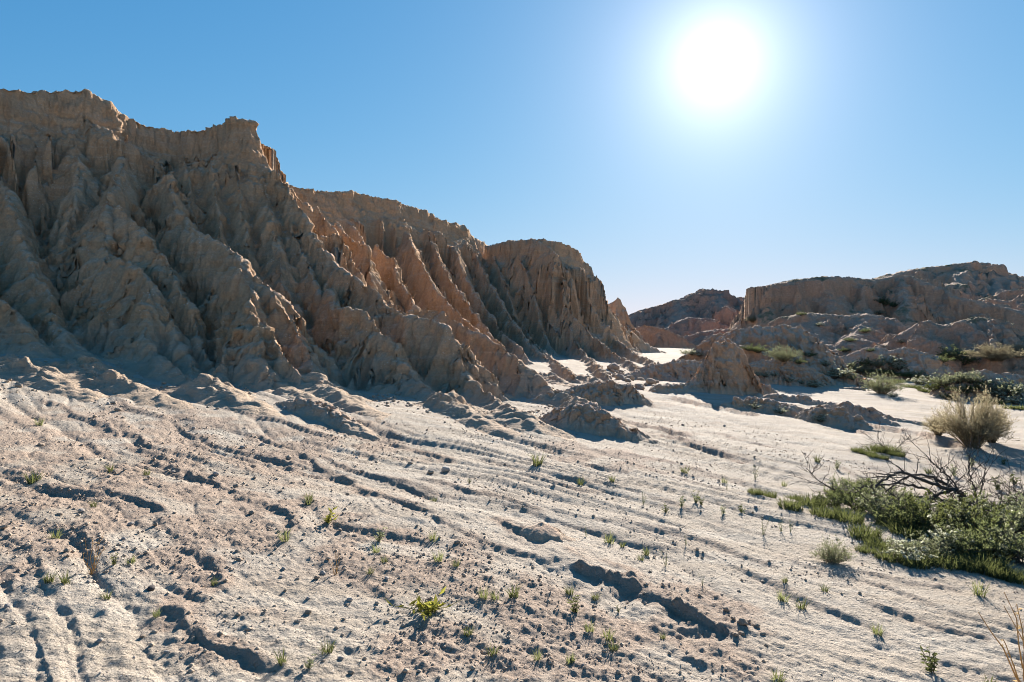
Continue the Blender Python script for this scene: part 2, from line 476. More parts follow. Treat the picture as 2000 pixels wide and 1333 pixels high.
# ------------------------------------------------------------------ materials
class NT:
    def __init__(s, name):
        s.m = bpy.data.materials.new(name); s.m.use_nodes = True
        s.t = s.m.node_tree; s.t.nodes.clear()
        s.out = s.t.nodes.new('ShaderNodeOutputMaterial')
    def n(s, t, **kw):
        n = s.t.nodes.new(t)
        for k, v in kw.items():
            setattr(n, k, v)
        return n
    def set(s, sock, v):
        if isinstance(v, bpy.types.NodeSocket):
            s.t.links.new(v, sock)
        elif isinstance(v, (tuple, list)):
            sock.default_value = tuple(v) + ((1,) if len(v) == 3 and len(sock.default_value) == 4 else ())
        else:
            sock.default_value = v
    def pos(s, scale=(1, 1, 1)):
        g = s.n('ShaderNodeTexCoord')
        mp = s.n('ShaderNodeMapping'); mp.inputs['Scale'].default_value = scale
        s.t.links.new(g.outputs['Object'], mp.inputs['Vector'])
        return mp.outputs[0]
    def noise(s, scale, detail=3, rough=.55, vec=None, dist=0):
        n = s.n('ShaderNodeTexNoise')
        n.inputs['Scale'].default_value = scale; n.inputs['Detail'].default_value = detail
        n.inputs['Roughness'].default_value = rough; n.inputs['Distortion'].default_value = dist
        s.set(n.inputs['Vector'], vec if vec is not None else s.pos())
        return n.outputs['Fac']
    def voronoi(s, scale, vec=None, feature='F1'):
        n = s.n('ShaderNodeTexVoronoi', feature=feature)
        n.inputs['Scale'].default_value = scale
        s.set(n.inputs['Vector'], vec if vec is not None else s.pos())
        return n.outputs['Distance']
    def ramp(s, fac, a, b, lo=0.0, hi=1.0):
        n = s.n('ShaderNodeMapRange'); n.interpolation_type = 'SMOOTHSTEP'
        s.set(n.inputs['Value'], fac)
        for k, v in (('From Min', a), ('From Max', b), ('To Min', lo), ('To Max', hi)):
            n.inputs[k].default_value = v
        return n.outputs[0]
    def math(s, op, a, b=None):
        n = s.n('ShaderNodeMath', operation=op)
        s.set(n.inputs[0], a)
        if b is not None:
            s.set(n.inputs[1], b)
        return n.outputs[0]
    def mix(s, fac, a, b, mode='MIX'):
        n = s.n('ShaderNodeMix', data_type='RGBA', blend_type=mode)
        s.set(n.inputs['Factor'], fac)
        s.set(n.inputs[6], a); s.set(n.inputs[7], b)
        return n.outputs[2]
    def bump(s, h, strength, dist, prev=None):
        n = s.n('ShaderNodeBump')
        n.inputs['Strength'].default_value = strength; n.inputs['Distance'].default_value = dist
        s.set(n.inputs['Height'], h)
        if prev is not None:
            s.t.links.new(prev, n.inputs['Normal'])
        return n.outputs[0]
    def bsdf(s, color, rough=.95, normal=None, spec=.15):
        b = s.n('ShaderNodeBsdfPrincipled')
        s.set(b.inputs['Base Color'], color); s.set(b.inputs['Roughness'], rough)
        b.inputs['Specular IOR Level'].default_value = spec
        if normal is not None:
            s.t.links.new(normal, b.inputs['Normal'])
        return b.outputs[0]
    def done(s, sh):
        s.t.links.new(sh, s.out.inputs['Surface']); return s.m

def earth_mat(name, c1, c2, corange, cdust, k=1.0, orange=.6, dust=.65, green=0, d0=.50):
    """dried mud and sandstone; k = size of the relief (1 = near cliff)"""
    s = NT(name)
    big = s.noise(.35 / k, 4, .55)
    mid = s.noise(1.7 / k, 5, .6)
    fine = s.noise(16 / k, 4, .65)
    layers = s.noise(1.0 / k, 4, .6, s.pos((.12, .12, 2.2)), .4)
    colr = s.mix(s.ramp(big, .35, .65), c1, c2)
    colr = s.mix(s.math('MULTIPLY', s.ramp(layers, .46, .66), orange), colr, corange)
    colr = s.mix(s.math('MULTIPLY', s.ramp(mid, .5, .72), .35), colr, corange)
    geo = s.n('ShaderNodeNewGeometry')
    sep = s.n('ShaderNodeSeparateXYZ'); s.t.links.new(geo.outputs['Normal'], sep.inputs[0])
    dn = s.math('ADD', sep.outputs['Z'], s.math('MULTIPLY', s.math('SUBTRACT', mid, .5), .7))
    colr = s.mix(s.math('MULTIPLY', s.ramp(dn, d0, d0 + .40), dust), colr, cdust)
    fan = s.n('ShaderNodeAttribute', attribute_name='fan')
    colr = s.mix(s.math('MULTIPLY', fan.outputs['Fac'], .9), colr, s.mix(s.ramp(fine, .35, .65), (.47, .36, .26), (.58, .46, .345)))
    # pale salt flecks and small pebbles set in the mud
    vst = s.noise(1.0, 5, .6, s.pos((3.2 / k, 3.2 / k, .35 / k)), .4)
    colr = s.mix(s.ramp(vst, .45, .72, 0, .35), colr, s.mix(.5, colr, (.28, .19, .12)))
    bed = s.noise(1.0, 4, .7, s.pos((.25 / k, .25 / k, 6.5 / k)), .2)
    colr = s.mix(s.ramp(bed, .50, .66, 0, .7), colr, s.mix(.55, colr, cdust))
    fle = s.voronoi(13 / k)
    colr = s.mix(s.math('MULTIPLY', s.ramp(fle, .20, .09), s.ramp(s.noise(1.1 / k, 2), .46, .62, 0, .8)), colr, (.72, .64, .55))
    colr = s.mix(s.ramp(fine, .38, .62, 0, .5), colr, s.mix(.5, colr, (.22, .15, .10)))
    if green:
        gm = s.math('MULTIPLY', s.ramp(s.noise(.5 / k, 5, .7), .52, .62), s.ramp(dn, .55, .85, 0, green))
        colr = s.mix(gm, colr, (.10, .115, .05))
    # cracks
    cr = s.voronoi(1.6 / k, s.mix(.12, s.pos((1, 1, .55)), s.noise(3 / k, 3)), 'DISTANCE_TO_EDGE')
    crk = s.math('MULTIPLY', s.ramp(cr, .025, 0), s.ramp(s.noise(.8 / k, 2), .55, .68))
    h = s.math('ADD', s.math('MULTIPLY', s.noise(4.5 / k, 6, .62), 1.0), s.math('MULTIPLY', crk, -.35))
    nb = s.bump(h, .6, .12 * k)
    fl = s.noise(1.0, 5, .65, s.pos((5.5 / k, 5.5 / k, .9 / k)), .5)
    nb = s.bump(s.math('ABSOLUTE', s.math('SUBTRACT', fl, .5)), .6, .11 * k, nb)
    sta = s.noise(1.0, 4, .65, s.pos((.8 / k, .8 / k, 11 / k)), .3)
    nb = s.bump(sta, .6, .05 * k, nb)
    nb = s.bump(s.noise(14 / k, 5, .72), .9, .060 * k, nb)
    nb = s.bump(s.noise(45 / k, 4, .7), .8, .018 * k, nb)
    nb = s.bump(s.ramp(s.voronoi(24 / k), .05, .4), .4, .014 * k, nb)
    return s.done(s.bsdf(colr, .96, nb, .1))

M = {}
M['cliff'] = earth_mat('dried_mud_cliff', (.62, .41, .255), (.53, .34, .205), (.59, .37, .21), (.61, .475, .355), 1.0)
M['bank'] = earth_mat('mud_bank', (.55, .345, .22), (.48, .29, .18), (.57, .325, .17), (.57, .425, .32), .6, dust=.95, d0=.40)
M['far'] = earth_mat('far_clay', (.55, .355, .245), (.49, .305, .205), (.55, .33, .19), (.54, .395, .29), 3.0, orange=.35, green=.7, dust=.8, d0=.42)
M['red'] = earth_mat('red_clay', (.44, .285, .22), (.39, .25, .20), (.46, .285, .205), (.46, .34, .26), 4.0, orange=.35, green=.35)

def sand_mat():
    s = NT('pale_sand')
    big = s.noise(.28, 5, .6)
    mid = s.noise(1.5, 6, .65)
    stre = s.noise(1.0, 5, .6, None, .6)
    # streaks along the wash
    tcn = s.n('ShaderNodeTexCoord')
    mp = s.n('ShaderNodeMapping'); mp.inputs['Rotation'].default_value = (0, 0, math.radians(42)); mp.inputs['Scale'].default_value = (.35, 3.2, 1)
    s.t.links.new(tcn.outputs['Object'], mp.inputs['Vector'])
    stk = s.noise(1.0, 6, .65, mp.outputs[0], .3)
    c = s.mix(s.ramp(big, .38, .62), (.425, .355, .275), (.475, .41, .33))
    c = s.mix(s.ramp(stk, .40, .66, 0, .8), c, (.54, .485, .405))
    c = s.mix(s.ramp(mid, .52, .70, 0, .5), c, (.42, .335, .26))
    ca = s.n('ShaderNodeAttribute', attribute_name='crust')
    c = s.mix(s.ramp(s.math('ADD', ca.outputs['Fac'], s.math('MULTIPLY', s.math('SUBTRACT', mid, .5), .6)), .1, .75, 0, .85), c, s.mix(s.noise(5, 4), (.42, .315, .235), (.34, .25, .19)))
    c = s.mix(s.ramp(s.noise(70, 3, .7), .42, .62, 0, .45), c, (.36, .305, .26))
    fle = s.voronoi(42)
    c = s.mix(s.ramp(fle, .20, .08, 0, .5), c, (.25, .20, .165))
    fl2 = s.voronoi(19)
    c = s.mix(s.ramp(fl2, .10, .05, 0, .7), c, (.66, .63, .60))
    nb = s.bump(s.noise(7, 5, .65), .6, .07)
    nb = s.bump(stk, .5, .03, nb)
    nb = s.bump(s.noise(24, 5, .75), 1.0, .035, nb)
    nb = s.bump(s.ramp(s.voronoi(32), 0, .5, 1, 0), .8, .012, nb)
    nb = s.bump(s.noise(85, 3, .7), .9, .012, nb)
    return s.done(s.bsdf(c, .97, nb, .08))
M['sand'] = sand_mat()

# ------------------------------------------------------------------ the ground, one sheet to the horizon
def build_ground():
    az = np.concatenate([np.linspace(-180, -47, 46)[:-1], np.linspace(-47, 46, 960), np.linspace(46, 180, 46)[1:]])
    az = np.radians(az)
    p = .75
    t = np.linspace(1.75 ** -p, 48.0 ** -p, 570)
    r = np.concatenate([[.02, .35, .8, 1.3], t ** (-1 / p), [55, 65, 80, 100, 130, 180, 260, 400, 700, 1500, 4000, 9000]])
    R, A = np.meshgrid(r, az, indexing='ij')
    X = R * np.sin(A); Y = R * np.cos(A)
    Z, mud = apron(X, Y, True, True)
    P = np.stack([X, Y, Z], -1)
    me = mesh_from_grid('ground', P, None, M['sand'])
    at_ = me.attributes.new('crust', 'FLOAT', 'POINT')
    at_.data.foreach_set('value', mud.astype(np.float32).ravel())
    return link('ground', me, kind='structure')
ground = build_ground()

# ------------------------------------------------------------------ the cliff on the left
W = lambda p, **k: dict(p=p, **k)
CLIFF = [
    # rims
    W([(-420, 140, 14.5), (-200, 160, 16.5), (0, 176, 18.5), (100, 177, 19.5), (165, 174, 20), (205, 197, 20.5), (240, 227, 21), (300, 249, 22),
       (350, 257, 22.3), (395, 251, 22), (436, 246, 21.7)], tab='wall', fl=0.73, fq=.75, back=.04),
    W([(446, 237, 21.5), (460, 234, 21.5), (482, 237, 21.4)], tab='block', fl=0.05, fq=2),
    W([(482, 238, 21.4), (500, 290, 21.3), (512, 318, 21.1), (552, 346, 20.6), (591, 413, 19.6), (631, 481, 18.6), (659, 517, 18),
       (691, 537, 17.6), (719, 553, 17.3), (739, 573, 17), (758, 592, 16.8), (794, 610, 16.6)], tab='spur', fl=0.74, fq=.9),
    # left spurs
    W([(-260, 380, 14.5), (-160, 470, 13.3), (-110, 560, 12.3), (-80, 660, 11.5)], fl=0.54),
    W([(-130, 440, 14.8), (-40, 530, 12.9), (25, 600, 12.3), (45, 655, 12), (62, 715, 11.7)], fl=0.47),
    W([(0, 340, 17.2), (35, 430, 15.6), (52, 490, 14.5), (66, 507, 14.1), (100, 610, 13.1), (140, 680, 12.5), (160, 712, 12.1)], fl=0.54),
    W([(150, 283, 19.0), (160, 320, 18.3), (150, 390, 17.2), (128, 470, 16.1), (112, 545, 15.3), (105, 600, 14.8)], fl=0.61, fq=.9),
    W([(240, 300, 19.2), (228, 350, 17.8), (210, 389, 16.6), (200, 470, 15.5), (215, 505, 15.0)], fl=0.47),
    W([(215, 392, 16.6), (255, 425, 16.1), (310, 480, 15.5), (330, 520, 15.1), (350, 560, 14.7), (375, 605, 14.2), (398, 690, 13.4)], tab='sharp', fl=0.47, fq=1.1),
    W([(200, 500, 15.1), (265, 514, 14.6), (292, 536, 14.3), (297, 600, 13.5), (285, 650, 13.0), (302, 692, 12.5), (350, 737, 11.9), (418, 771, 11.3)], fl=0.54, fq=1.1),
    W([(300, 545, 14.3), (330, 620, 13.6), (352, 680, 13.1), (380, 720, 12.6)], tab='sharp', fl=0.41),
    W([(330, 340, 19.2), (345, 400, 17.8), (370, 440, 17.1), (414, 467, 16.5), (463, 492, 15.7), (487, 525, 15.2), (531, 556, 14.8), (560, 613, 14.3),
       (595, 676, 13.7), (625, 757, 12.8)], fl=0.61, fq=.95),
    W([(463, 496, 15.6), (488, 565, 14.4), (497, 599, 13.7), (508, 650, 13.1), (520, 722, 12.3)], fl=0.47, fq=1.3),
    W([(497, 600, 13.7), (452, 660, 13.1), (432, 718, 12.5)], tab='sharp', fl=0.34),
    W([(500, 602, 13.7), (548, 670, 13.1), (590, 735, 12.5)], tab='sharp', fl=0.34),
    # columns under the notch and on the buttress
    W([(360, 300, 21.0), (372, 360, 19.8), (378, 430, 18.8)], tab='sharp', fl=0.20),
    W([(412, 310, 20.9), (424, 370, 19.7), (430, 440, 18.7)], tab='sharp', fl=0.20),
    W([(455, 322, 20.7), (470, 380, 19.6), (478, 455, 18.5), (490, 500, 17.8)], tab='sharp', fl=0.27),
    W([(512, 335, 20.9), (528, 420, 19.3), (545, 500, 18.0), (565, 580, 16.9), (590, 650, 15.8)], fl=0.47, fq=1.0),
    W([(560, 400, 20.0), (590, 490, 18.6), (620, 570, 17.3), (640, 640, 16.2), (650, 690, 15.4)], tab='sharp', fl=0.47),
    # spurs A, B, C of the middle
    W([(640, 560, 17.2), (663, 606, 15.9), (681, 599, 15.7), (711, 604, 15.4), (724, 628, 15.1), (746, 648, 14.9), (770, 662, 14.7), (774, 698, 14.3),
       (794, 715, 14.05), (818, 743, 13.7), (858, 775, 13.3), (890, 799, 12.95)], fl=0.47, fq=1.2),
    W([(758, 600, 16.9), (780, 614, 16.4), (842, 621, 15.8), (890, 645, 15.3), (898, 670, 15.1), (901, 727, 14.5), (937, 759, 13.8), (1017, 824, 11.9)], fl=0.54, fq=1.2),
    W([(790, 612, 17.2), (820, 604, 18.0), (848, 601, 18.1), (897, 627, 17.7), (937, 645, 17.4), (977, 669, 17.0), (1013, 701, 16.6), (1037, 722, 16.5),
       (1072, 756, 16.2), (1112, 778, 15.9)], fl=0.54, fq=1.1),
    # orange pillars behind the buttress
    W([(600, 425, 25), (642, 440, 24), (660, 434, 23.5), (691, 465, 22.8), (716, 478, 22.3), (724, 506, 22), (733, 560, 21.2), (745, 610, 20.3)], tab='sharp', fl=0.47, fq=1.3),
    W([(735, 480, 26.5), (757, 498, 25.0), (770, 502, 24.6), (782, 550, 23.6), (820, 605, 22), (850, 640, 21)], tab='sharp', fl=0.41, fq=1.2),
    # second wall
    W([(470, 340, 27), (560, 359, 30), (600, 371, 31), (700, 377, 34), (770, 391, 36), (838, 414, 39), (852, 426, 39), (908, 441, 42), (927, 461, 43), (955, 479, 45), (1010, 500, 47)],
      tab='wall', fl=0.72, fq=.65, back=.04),
    W([(690, 440, 30), (735, 510, 26.5)], tab='sharp', fl=0.41),
    W([(795, 450, 34), (815, 500, 30), (850, 560, 27), (905, 620, 24.5), (940, 650, 23)], tab='sharp', fl=0.54, fq=.9),
    W([(845, 470, 36), (865, 520, 32.5), (905, 580, 29), (950, 640, 26), (985, 680, 24)], tab='sharp', fl=0.54, fq=.9),
    W([(890, 480, 38), (905, 530, 34.5), (940, 590, 31), (985, 650, 28), (1025, 690, 26)], tab='sharp', fl=0.54, fq=.9),
    W([(930, 495, 40), (950, 540, 36.5), (985, 600, 33), (1030, 665, 29.5), (1062, 700, 27.5)], tab='sharp', fl=0.54, fq=.9),
    W([(965, 500, 41), (985, 550, 37), (1005, 610, 34.5), (1045, 670, 31.5), (1080, 706, 27), (1122, 733, 20)], tab='sharp', fl=0.54, fq=.9),
    # the butte at its end
    W([(950, 481, 43), (1000, 469, 40), (1060, 466, 38.2), (1085, 472, 38.4), (1112, 479, 39), (1132, 492, 39.5), (1141, 508, 39.8)], tab='wall', fl=0.58, fq=.7, back=.03),
    W([(1141, 508, 39.8), (1145, 548, 40.1), (1170, 582, 40.6), (1200, 622, 41.5), (1250, 662, 43), (1296, 692, 45)], tab='spur', fl=0.68, fq=.8),
    W([(1055, 472, 38), (1086, 490, 36.6), (1097, 530, 36), (1101, 592, 35), (1136, 632, 34), (1162, 657, 33.2), (1215, 701, 30.2), (1262, 728, 24.5)], tab='sharp', fl=0.68, fq=.9),
    W([(1010, 492, 38.5), (1030, 530, 37), (1046, 590, 35.5), (1058, 640, 34), (1085, 700, 31.5)], tab='sharp', fl=0.54, fq=.9),
    W([(1100, 560, 36), (1120, 660, 33.5), (1150, 703, 29), (1185, 733, 21)], tab='sharp', fl=0.54, fq=.9),
    W([(1146, 545, 40), (1160, 600, 39), (1200, 660, 37), (1245, 695, 33), (1300, 720, 26)], tab='sharp', fl=0.54, fq=.9),
]
def tail(pts, h0, h1=-.34, **k):
    """low spur running out over the apron from the cliff foot"""
    out = []
    for i, (a, b) in enumerate(pts):
        Y = float(at(a, b)[1]); h = h0 + (h1 - h0) * i / (len(pts) - 1)
        out.append((a, b - h * FPX / Y, Y))
    return dict(p=out, tab='bank', fl=.3, fq=1.8, pad=4, **k)
for T_, H_ in (([(40, 722), (95, 742), (170, 768)], .40), ([(150, 722), (215, 748), (300, 772), (350, 790)], .45), ([(400, 765), (455, 786), (540, 812)], .45), 
               ([(510, 742), (560, 768), (630, 795)], .40), ([(615, 762), (670, 790), (745, 822)], .45), 
               ([(870, 797), (930, 824), (1000, 852)], .40), ([(1000, 826), (1055, 846), (1120, 868)], .35), ([(1100, 783), (1150, 804), (1215, 824)], .40),
               ([(1130, 742), (1180, 760), (1240, 778)], .30), ([(1060, 738), (1100, 752), (1150, 764)], .30)):
    CLIFF.append(tail(T_, H_ * .75 - .12))
def build_cliff():
    u = [-7.0]
    while u[-1] < 54:
        u.append(u[-1] + min(.033 + .0022 * abs(u[-1] - 9) , .10))
    v = list(np.arange(-30, -13, .5)) + list(np.arange(-13, -9.5, .12))
    vv = -9.5
    while vv < 12.0:
        v.append(vv); vv += .030
    U, V = np.meshgrid(np.array(u), np.array(v), indexing='ij')
    X = U * DX + (V - 15.1) * NX
    Y = U * DY + (V - 15.1) * NY
    return relief('cliff', CLIFF, X, Y, M['cliff'], warp=.11, wl=.8, disp=1.0, dl=.55, seed=1, fillet=.75, fan_h=1.3, cap=8.2, kind='structure')
cliff = build_cliff()

# ------------------------------------------------------------------ far hills and mounds
def gy(px, py):
    return float(at(px, py)[1])
def local_grid(ridges, padx, pady, k=.0013):
    pts = [pix(*p) for R in ridges for p in R['p']]
    x0, x1 = min(p[0] for p in pts) - padx, max(p[0] for p in pts) + padx
    y0, y1 = min(p[1] for p in pts) - pady, max(p[1] for p in pts) + pady
    st = max((y0 + y1) / 2 * k, .016)
    X, Y = np.meshgrid(np.arange(x0, x1, st), np.arange(y0, y1, st))
    return X, Y
def formation(name, ridges, mat, padx, pady, dl, k=.0013, warp=None, dsp=1.0, **props):
    for R in ridges:
        R['pad'] = max(padx, pady) + 1
    X, Y = local_grid(ridges, padx, pady, k)
    return relief(name, ridges, X, Y, mat, warp=dl * .22 if warp is None else warp, wl=dl * 1.6, dl=dl, disp=dsp, strata=dsp, fillet=dl * .35, sink=.06, fan_h=min(dl * 1.3, 1.2), **props)
def YY(pts, y0, y1=None):
    """photo points on a line of depth y0..y1"""
    y1 = y0 if y1 is None else y1
    n = max(len(pts) - 1, 1)
    return [(p[0], p[1], y0 + (y1 - y0) * i / n) for i, p in enumerate(pts)]

formation('hill', [W(YY([(1180, 640), (1230, 613), (1255, 604), (1300, 593), (1342, 577), (1375, 563), (1400, 568), (1440, 588), (1490, 600)], 130), tab='hill', fl=2.5, fq=.12),
                   W(YY([(1400, 570), (1410, 600), (1420, 640)], 128, 112), tab='hill', fl=1.5, fq=.2),
                   W(YY([(1330, 585), (1320, 620), (1300, 650)], 128, 112), tab='hill', fl=1.5, fq=.2)],
          M['red'], 12, 16, 2.6, .0016, seed=20, dsp=.55, kind='structure')
formation('hill', [W(YY([(1400, 592), (1440, 581), (1480, 579), (1530, 584)], 175), tab='hill', fl=2, fq=.12)], M['red'], 8, 12, 3, .0018, seed=21, dsp=.55, kind='structure')
formation('hill', [W(YY([(1290, 650), (1318, 630), (1345, 620), (1375, 619), (1400, 628), (1420, 640), (1440, 655)], 88), tab='hill', fl=1.4, fq=.25),
                   W(YY([(1395, 625), (1412, 604), (1418, 597), (1430, 601), (1445, 610), (1475, 612)], 92), tab='mesa', fl=1.2, fq=.3),
                   W(YY([(1330, 660), (1380, 645), (1420, 640), (1470, 640)], 78), tab='hill', fl=1.2, fq=.3)],
          M['red'], 7, 9, 1.7, .0015, seed=22, dsp=.55, kind='structure')
formation('hill', [W(YY([(1640, 560), (1700, 546), (1750, 533), (1800, 523), (1850, 517), (1905, 513), (1916, 515), (1938, 529), (1970, 541), (2000, 540), (2110, 530), (2300, 545)], 118), tab='hill', fl=2.5, fq=.12),
                   W(YY([(1870, 518), (1860, 550), (1820, 590)], 117, 98), tab='hill', fl=2, fq=.15),
                   W(YY([(1935, 530), (1950, 565), (1930, 600)], 116, 96), tab='hill', fl=2, fq=.15)],
          M['far'], 12, 18, 2.6, .0025, seed=23, dsp=.55, kind='structure')
formation('hill', [W(YY([(1860, 610), (1920, 585), (1960, 570), (2010, 560), (2120, 550), (2300, 560)], 92, 84), tab='hill', fl=1.6, fq=.2)], M['far'], 9, 12, 2, .0023, seed=24, dsp=.55, kind='structure')
formation('mesa', [W([(1508, 556, 68), (1560, 546, 69), (1620, 540, 70), (1660, 541, 71), (1712, 546, 72), (1733, 540, 72), (1755, 535, 72),
                      (1790, 542, 71), (1830, 560, 70), (1870, 578, 69), (1930, 590, 68), (2010, 612, 66)], tab='mesa', fl=.75, fq=.3, back=.05, bw=4),
                   W([(1755, 536, 72), (1770, 590, 66), (1765, 640, 62)], tab='mesa', fl=1.0, fq=.4),
                   W([(1498, 600, 66.5), (1508, 640, 63.5)], tab='mesa', fl=.5, fq=.5)],
          M['far'], 10, 12, 1.5, .0016, seed=25, dsp=.55, kind='structure')
formation('mound', [W(YY([(1480, 650), (1520, 625), (1560, 610), (1600, 612), (1640, 617), (1690, 611), (1735, 620), (1765, 640)], 58, 55), tab='hill', fl=.9, fq=.4),
                    W(YY([(1560, 612), (1590, 640), (1600, 670)], 57, 50), tab='hill', fl=.6, fq=.5),
                    W(YY([(1690, 614), (1680, 640), (1650, 670)], 56, 49), tab='hill', fl=.6, fq=.5)], M['far'], 4, 6, 1.1, .0014, seed=26, dsp=.55, kind='structure')
formation('mound', [W(YY([(1690, 695), (1725, 672), (1760, 650), (1795, 634), (1813, 626), (1835, 634), (1870, 626), (1912, 616), (1960, 630), (2000, 655), (2060, 690)], 47, 44), tab='hill', fl=.8, fq=.45),
                    W(YY([(1912, 618), (1930, 645), (1940, 680)], 45, 40), tab='spur', fl=.5, fq=.6)], M['far'], 3.5, 5, .9, .0014, seed=27, dsp=.55, kind='structure')
formation('mound', [W(YY([(1225, 645), (1258, 633), (1295, 640), (1340, 660), (1385, 690)], 62, 56), tab='spur', fl=.6, fq=.5)], M['far'], 3, 4, 1.0, .0014, seed=28, dsp=.55, kind='structure')
formation('mound', [W(YY([(1340, 690), (1395, 655), (1435, 640), (1480, 636), (1530, 635), (1568, 638), (1588, 656), (1608, 678), (1628, 694)], 31, 29.5), tab='bank', fl=.5, fq=.9),
                    W(YY([(1410, 655), (1440, 668), (1500, 690)], 29.5, 27.5), tab='spur', fl=.3)], M['bank'], 2.5, 2.8, .6, .0013, seed=29, kind='structure')
formation('mound', [W(YY([(1560, 706), (1610, 702), (1650, 692), (1690, 681), (1715, 677), (1738, 683), (1768, 679), (1790, 683), (1825, 694), (1842, 712), (1850, 740)], 38, 35), tab='bank', fl=.4, fq=.9)],
          M['bank'], 2.2, 2.5, .5, .0013, seed=30, kind='structure')
formation('mound', [W(YY([(1855, 742), (1885, 726), (1930, 722), (1975, 729), (2040, 735), (2120, 745)], 27, 25), tab='bank', fl=.3, fq=.9)], M['bank'], 2, 2.2, .45, .0013, seed=31, kind='structure')

def bank(label, pts, base, seed, extra=(), cat='earth bank', tab='bank', dl=.32, back=.25, name='earth_bank', pad=1.4, fl=.34, fq=2.2):
    Ya = gy(*base[0]) + back; Yb = gy(*base[1]) + back
    R = [W(YY(pts, Ya, Yb), tab=tab, fl=fl, fq=fq)] + [W(YY(e, Ya - db, Yb - db), tab='bank', fl=.15, fq=2) for e, db in extra]
    return formation(name, R, M['bank'], pad, pad, dl, .0012, dsp=1.35, seed=seed, label=label, category=cat)
bank('tall cone-shaped brown earth knob standing alone on the sandy apron', [(1330, 756), (1352, 738), (1370, 712), (1388, 678), (1398, 668), (1412, 665), (1430, 667), (1443, 676), (1457, 705), (1476, 736), (1512, 760)],
     ((1330, 768), (1510, 772)), 33, extra=[([(1285, 752), (1320, 748), (1380, 748), (1455, 752)], .75)], cat='earth knob', tab='spur', name='earth_mound', pad=1.8, fl=.2, fq=1.1)
bank('rounded brown earth bank below the rubble at the foot of the butte', [(1060, 768), (1100, 760), (1148, 748), (1190, 744), (1222, 750), (1246, 766), (1278, 786)], ((1060, 782), (1278, 792)), 34)
bank('curved brown earth bank with a crumbling right end and grass at its foot', [(1082, 800), (1108, 788), (1140, 784), (1172, 794), (1203, 811), (1236, 830), (1262, 855)], ((1085, 835), (1262, 865)), 35)
bank('low rough brown earth bank at the foot of the spurs', [(560, 782), (600, 777), (640, 792), (682, 814), (722, 846)], ((575, 800), (718, 848)), 36)
bank('long low brown earth bank with its shaded side over pale weeds', [(1578, 800), (1600, 789), (1640, 796), (1672, 813), (1705, 836)], ((1578, 815), (1705, 842)), 37)
bank('short brown earth bank overlapping the end of a longer bank', [(1610, 792), (1655, 786), (1702, 796), (1738, 822)], ((1610, 803), (1738, 828)), 38)
bank('dark gravelly earth bank behind the cone-shaped knob', [(1440, 716), (1480, 704), (1530, 702), (1568, 708), (1602, 728), (1652, 754)], ((1440, 742), (1652, 758)), 39)
bank('long low tan bank between the rubble and the cone-shaped knob', [(1225, 728), (1270, 712), (1320, 704), (1365, 706), (1400, 716)], ((1225, 738), (1400, 738)), 44)
bank('low dark hummock of earth in front of the cone-shaped knob', [(1420, 786), (1465, 776), (1510, 780), (1550, 790), (1590, 802)], ((1420, 796), (1590, 806)), 40, back=.1)
bank('small clod-topped earth hump on the sand beside the cut gully', [(1040, 1026), (1058, 1020), (1080, 1030), (1102, 1046)], ((1040, 1040), (1102, 1050)), 41, back=.03, dl=.12, pad=.35)
bank('low dark earth ledge running toward the tan bush', [(1480, 770), (1560, 772), (1640, 790), (1700, 800), (1790, 822)], ((1480, 776), (1790, 828)), 42, back=.0)
formation('rock_pinnacle', [W(YY([(1172, 612), (1184, 596), (1197, 589), (1205, 579), (1209, 584), (1214, 610), (1222, 645)], 56), tab='spur', fl=.4, fq=.6)], M['bank'], 3, 3, .8, .0012, seed=43,
          label='small pointed rock pinnacle rising behind the end of the butte', category='pinnacle')

# ------------------------------------------------------------------ stones, clods and gravel
def ico():
    t = (1 + 5 ** .5) / 2
    v = np.array([(-1, t, 0), (1, t, 0), (-1, -t, 0), (1, -t, 0), (0, -1, t), (0, 1, t), (0, -1, -t), (0, 1, -t), (t, 0, -1), (t, 0, 1), (-t, 0, -1), (-t, 0, 1)], float)
    v /= np.linalg.norm(v[0])
    f = np.array([(0, 11, 5), (0, 5, 1), (0, 1, 7), (0, 7, 10), (0, 10, 11), (1, 5, 9), (5, 11, 4), (11, 10, 2), (10, 7, 6), (7, 1, 8), (3, 9, 4), (3, 4, 2), (3, 2, 6), (3, 6, 8), (3, 8, 9),
                  (4, 9, 5), (2, 4, 11), (6, 2, 10), (8, 6, 7), (9, 8, 1)])
    return v, f
def subdiv(v, f):
    v = list(map(tuple, v)); mid = {}; out = []
    def m(a, b):
        k = (min(a, b), max(a, b))
        if k not in mid:
            p = (np.array(v[a]) + np.array(v[b])) / 2
            v.append(tuple(p / np.linalg.norm(p))); mid[k] = len(v) - 1
        return mid[k]
    for a, b, c in f:
        ab, bc, ca_ = m(a, b), m(b, c), m(c, a)
        out += [(a, ab, ca_), (b, bc, ab), (c, ca_, bc), (ab, bc, ca_)]
    return np.array(v), np.array(out)
IV, IF = ico()
IV2, IF2 = subdiv(IV, IF)
IV3, IF3 = subdiv(IV2, IF2)
def stone_mat(name, a, b):
    s = NT(name)
    info = s.n('ShaderNodeObjectInfo')
    c = s.mix(s.noise(9, 3), a, b)
    c = s.mix(s.math('MULTIPLY', info.outputs['Random'], .5), c, s.mix(.5, c, (.16, .12, .10)))
    nb = s.bump(s.noise(30, 4, .7), .6, .02)
    return s.done(s.bsdf(c, .9, nb, .2))
M['clod'] = stone_mat('earth_clod', (.36, .275, .20), (.44, .35, .27))
M['stone'] = stone_mat('pale_stone', (.52, .47, .42), (.38, .33, .29))
M['darkstone'] = stone_mat('dark_stone', (.06, .055, .055), (.11, .10, .095))
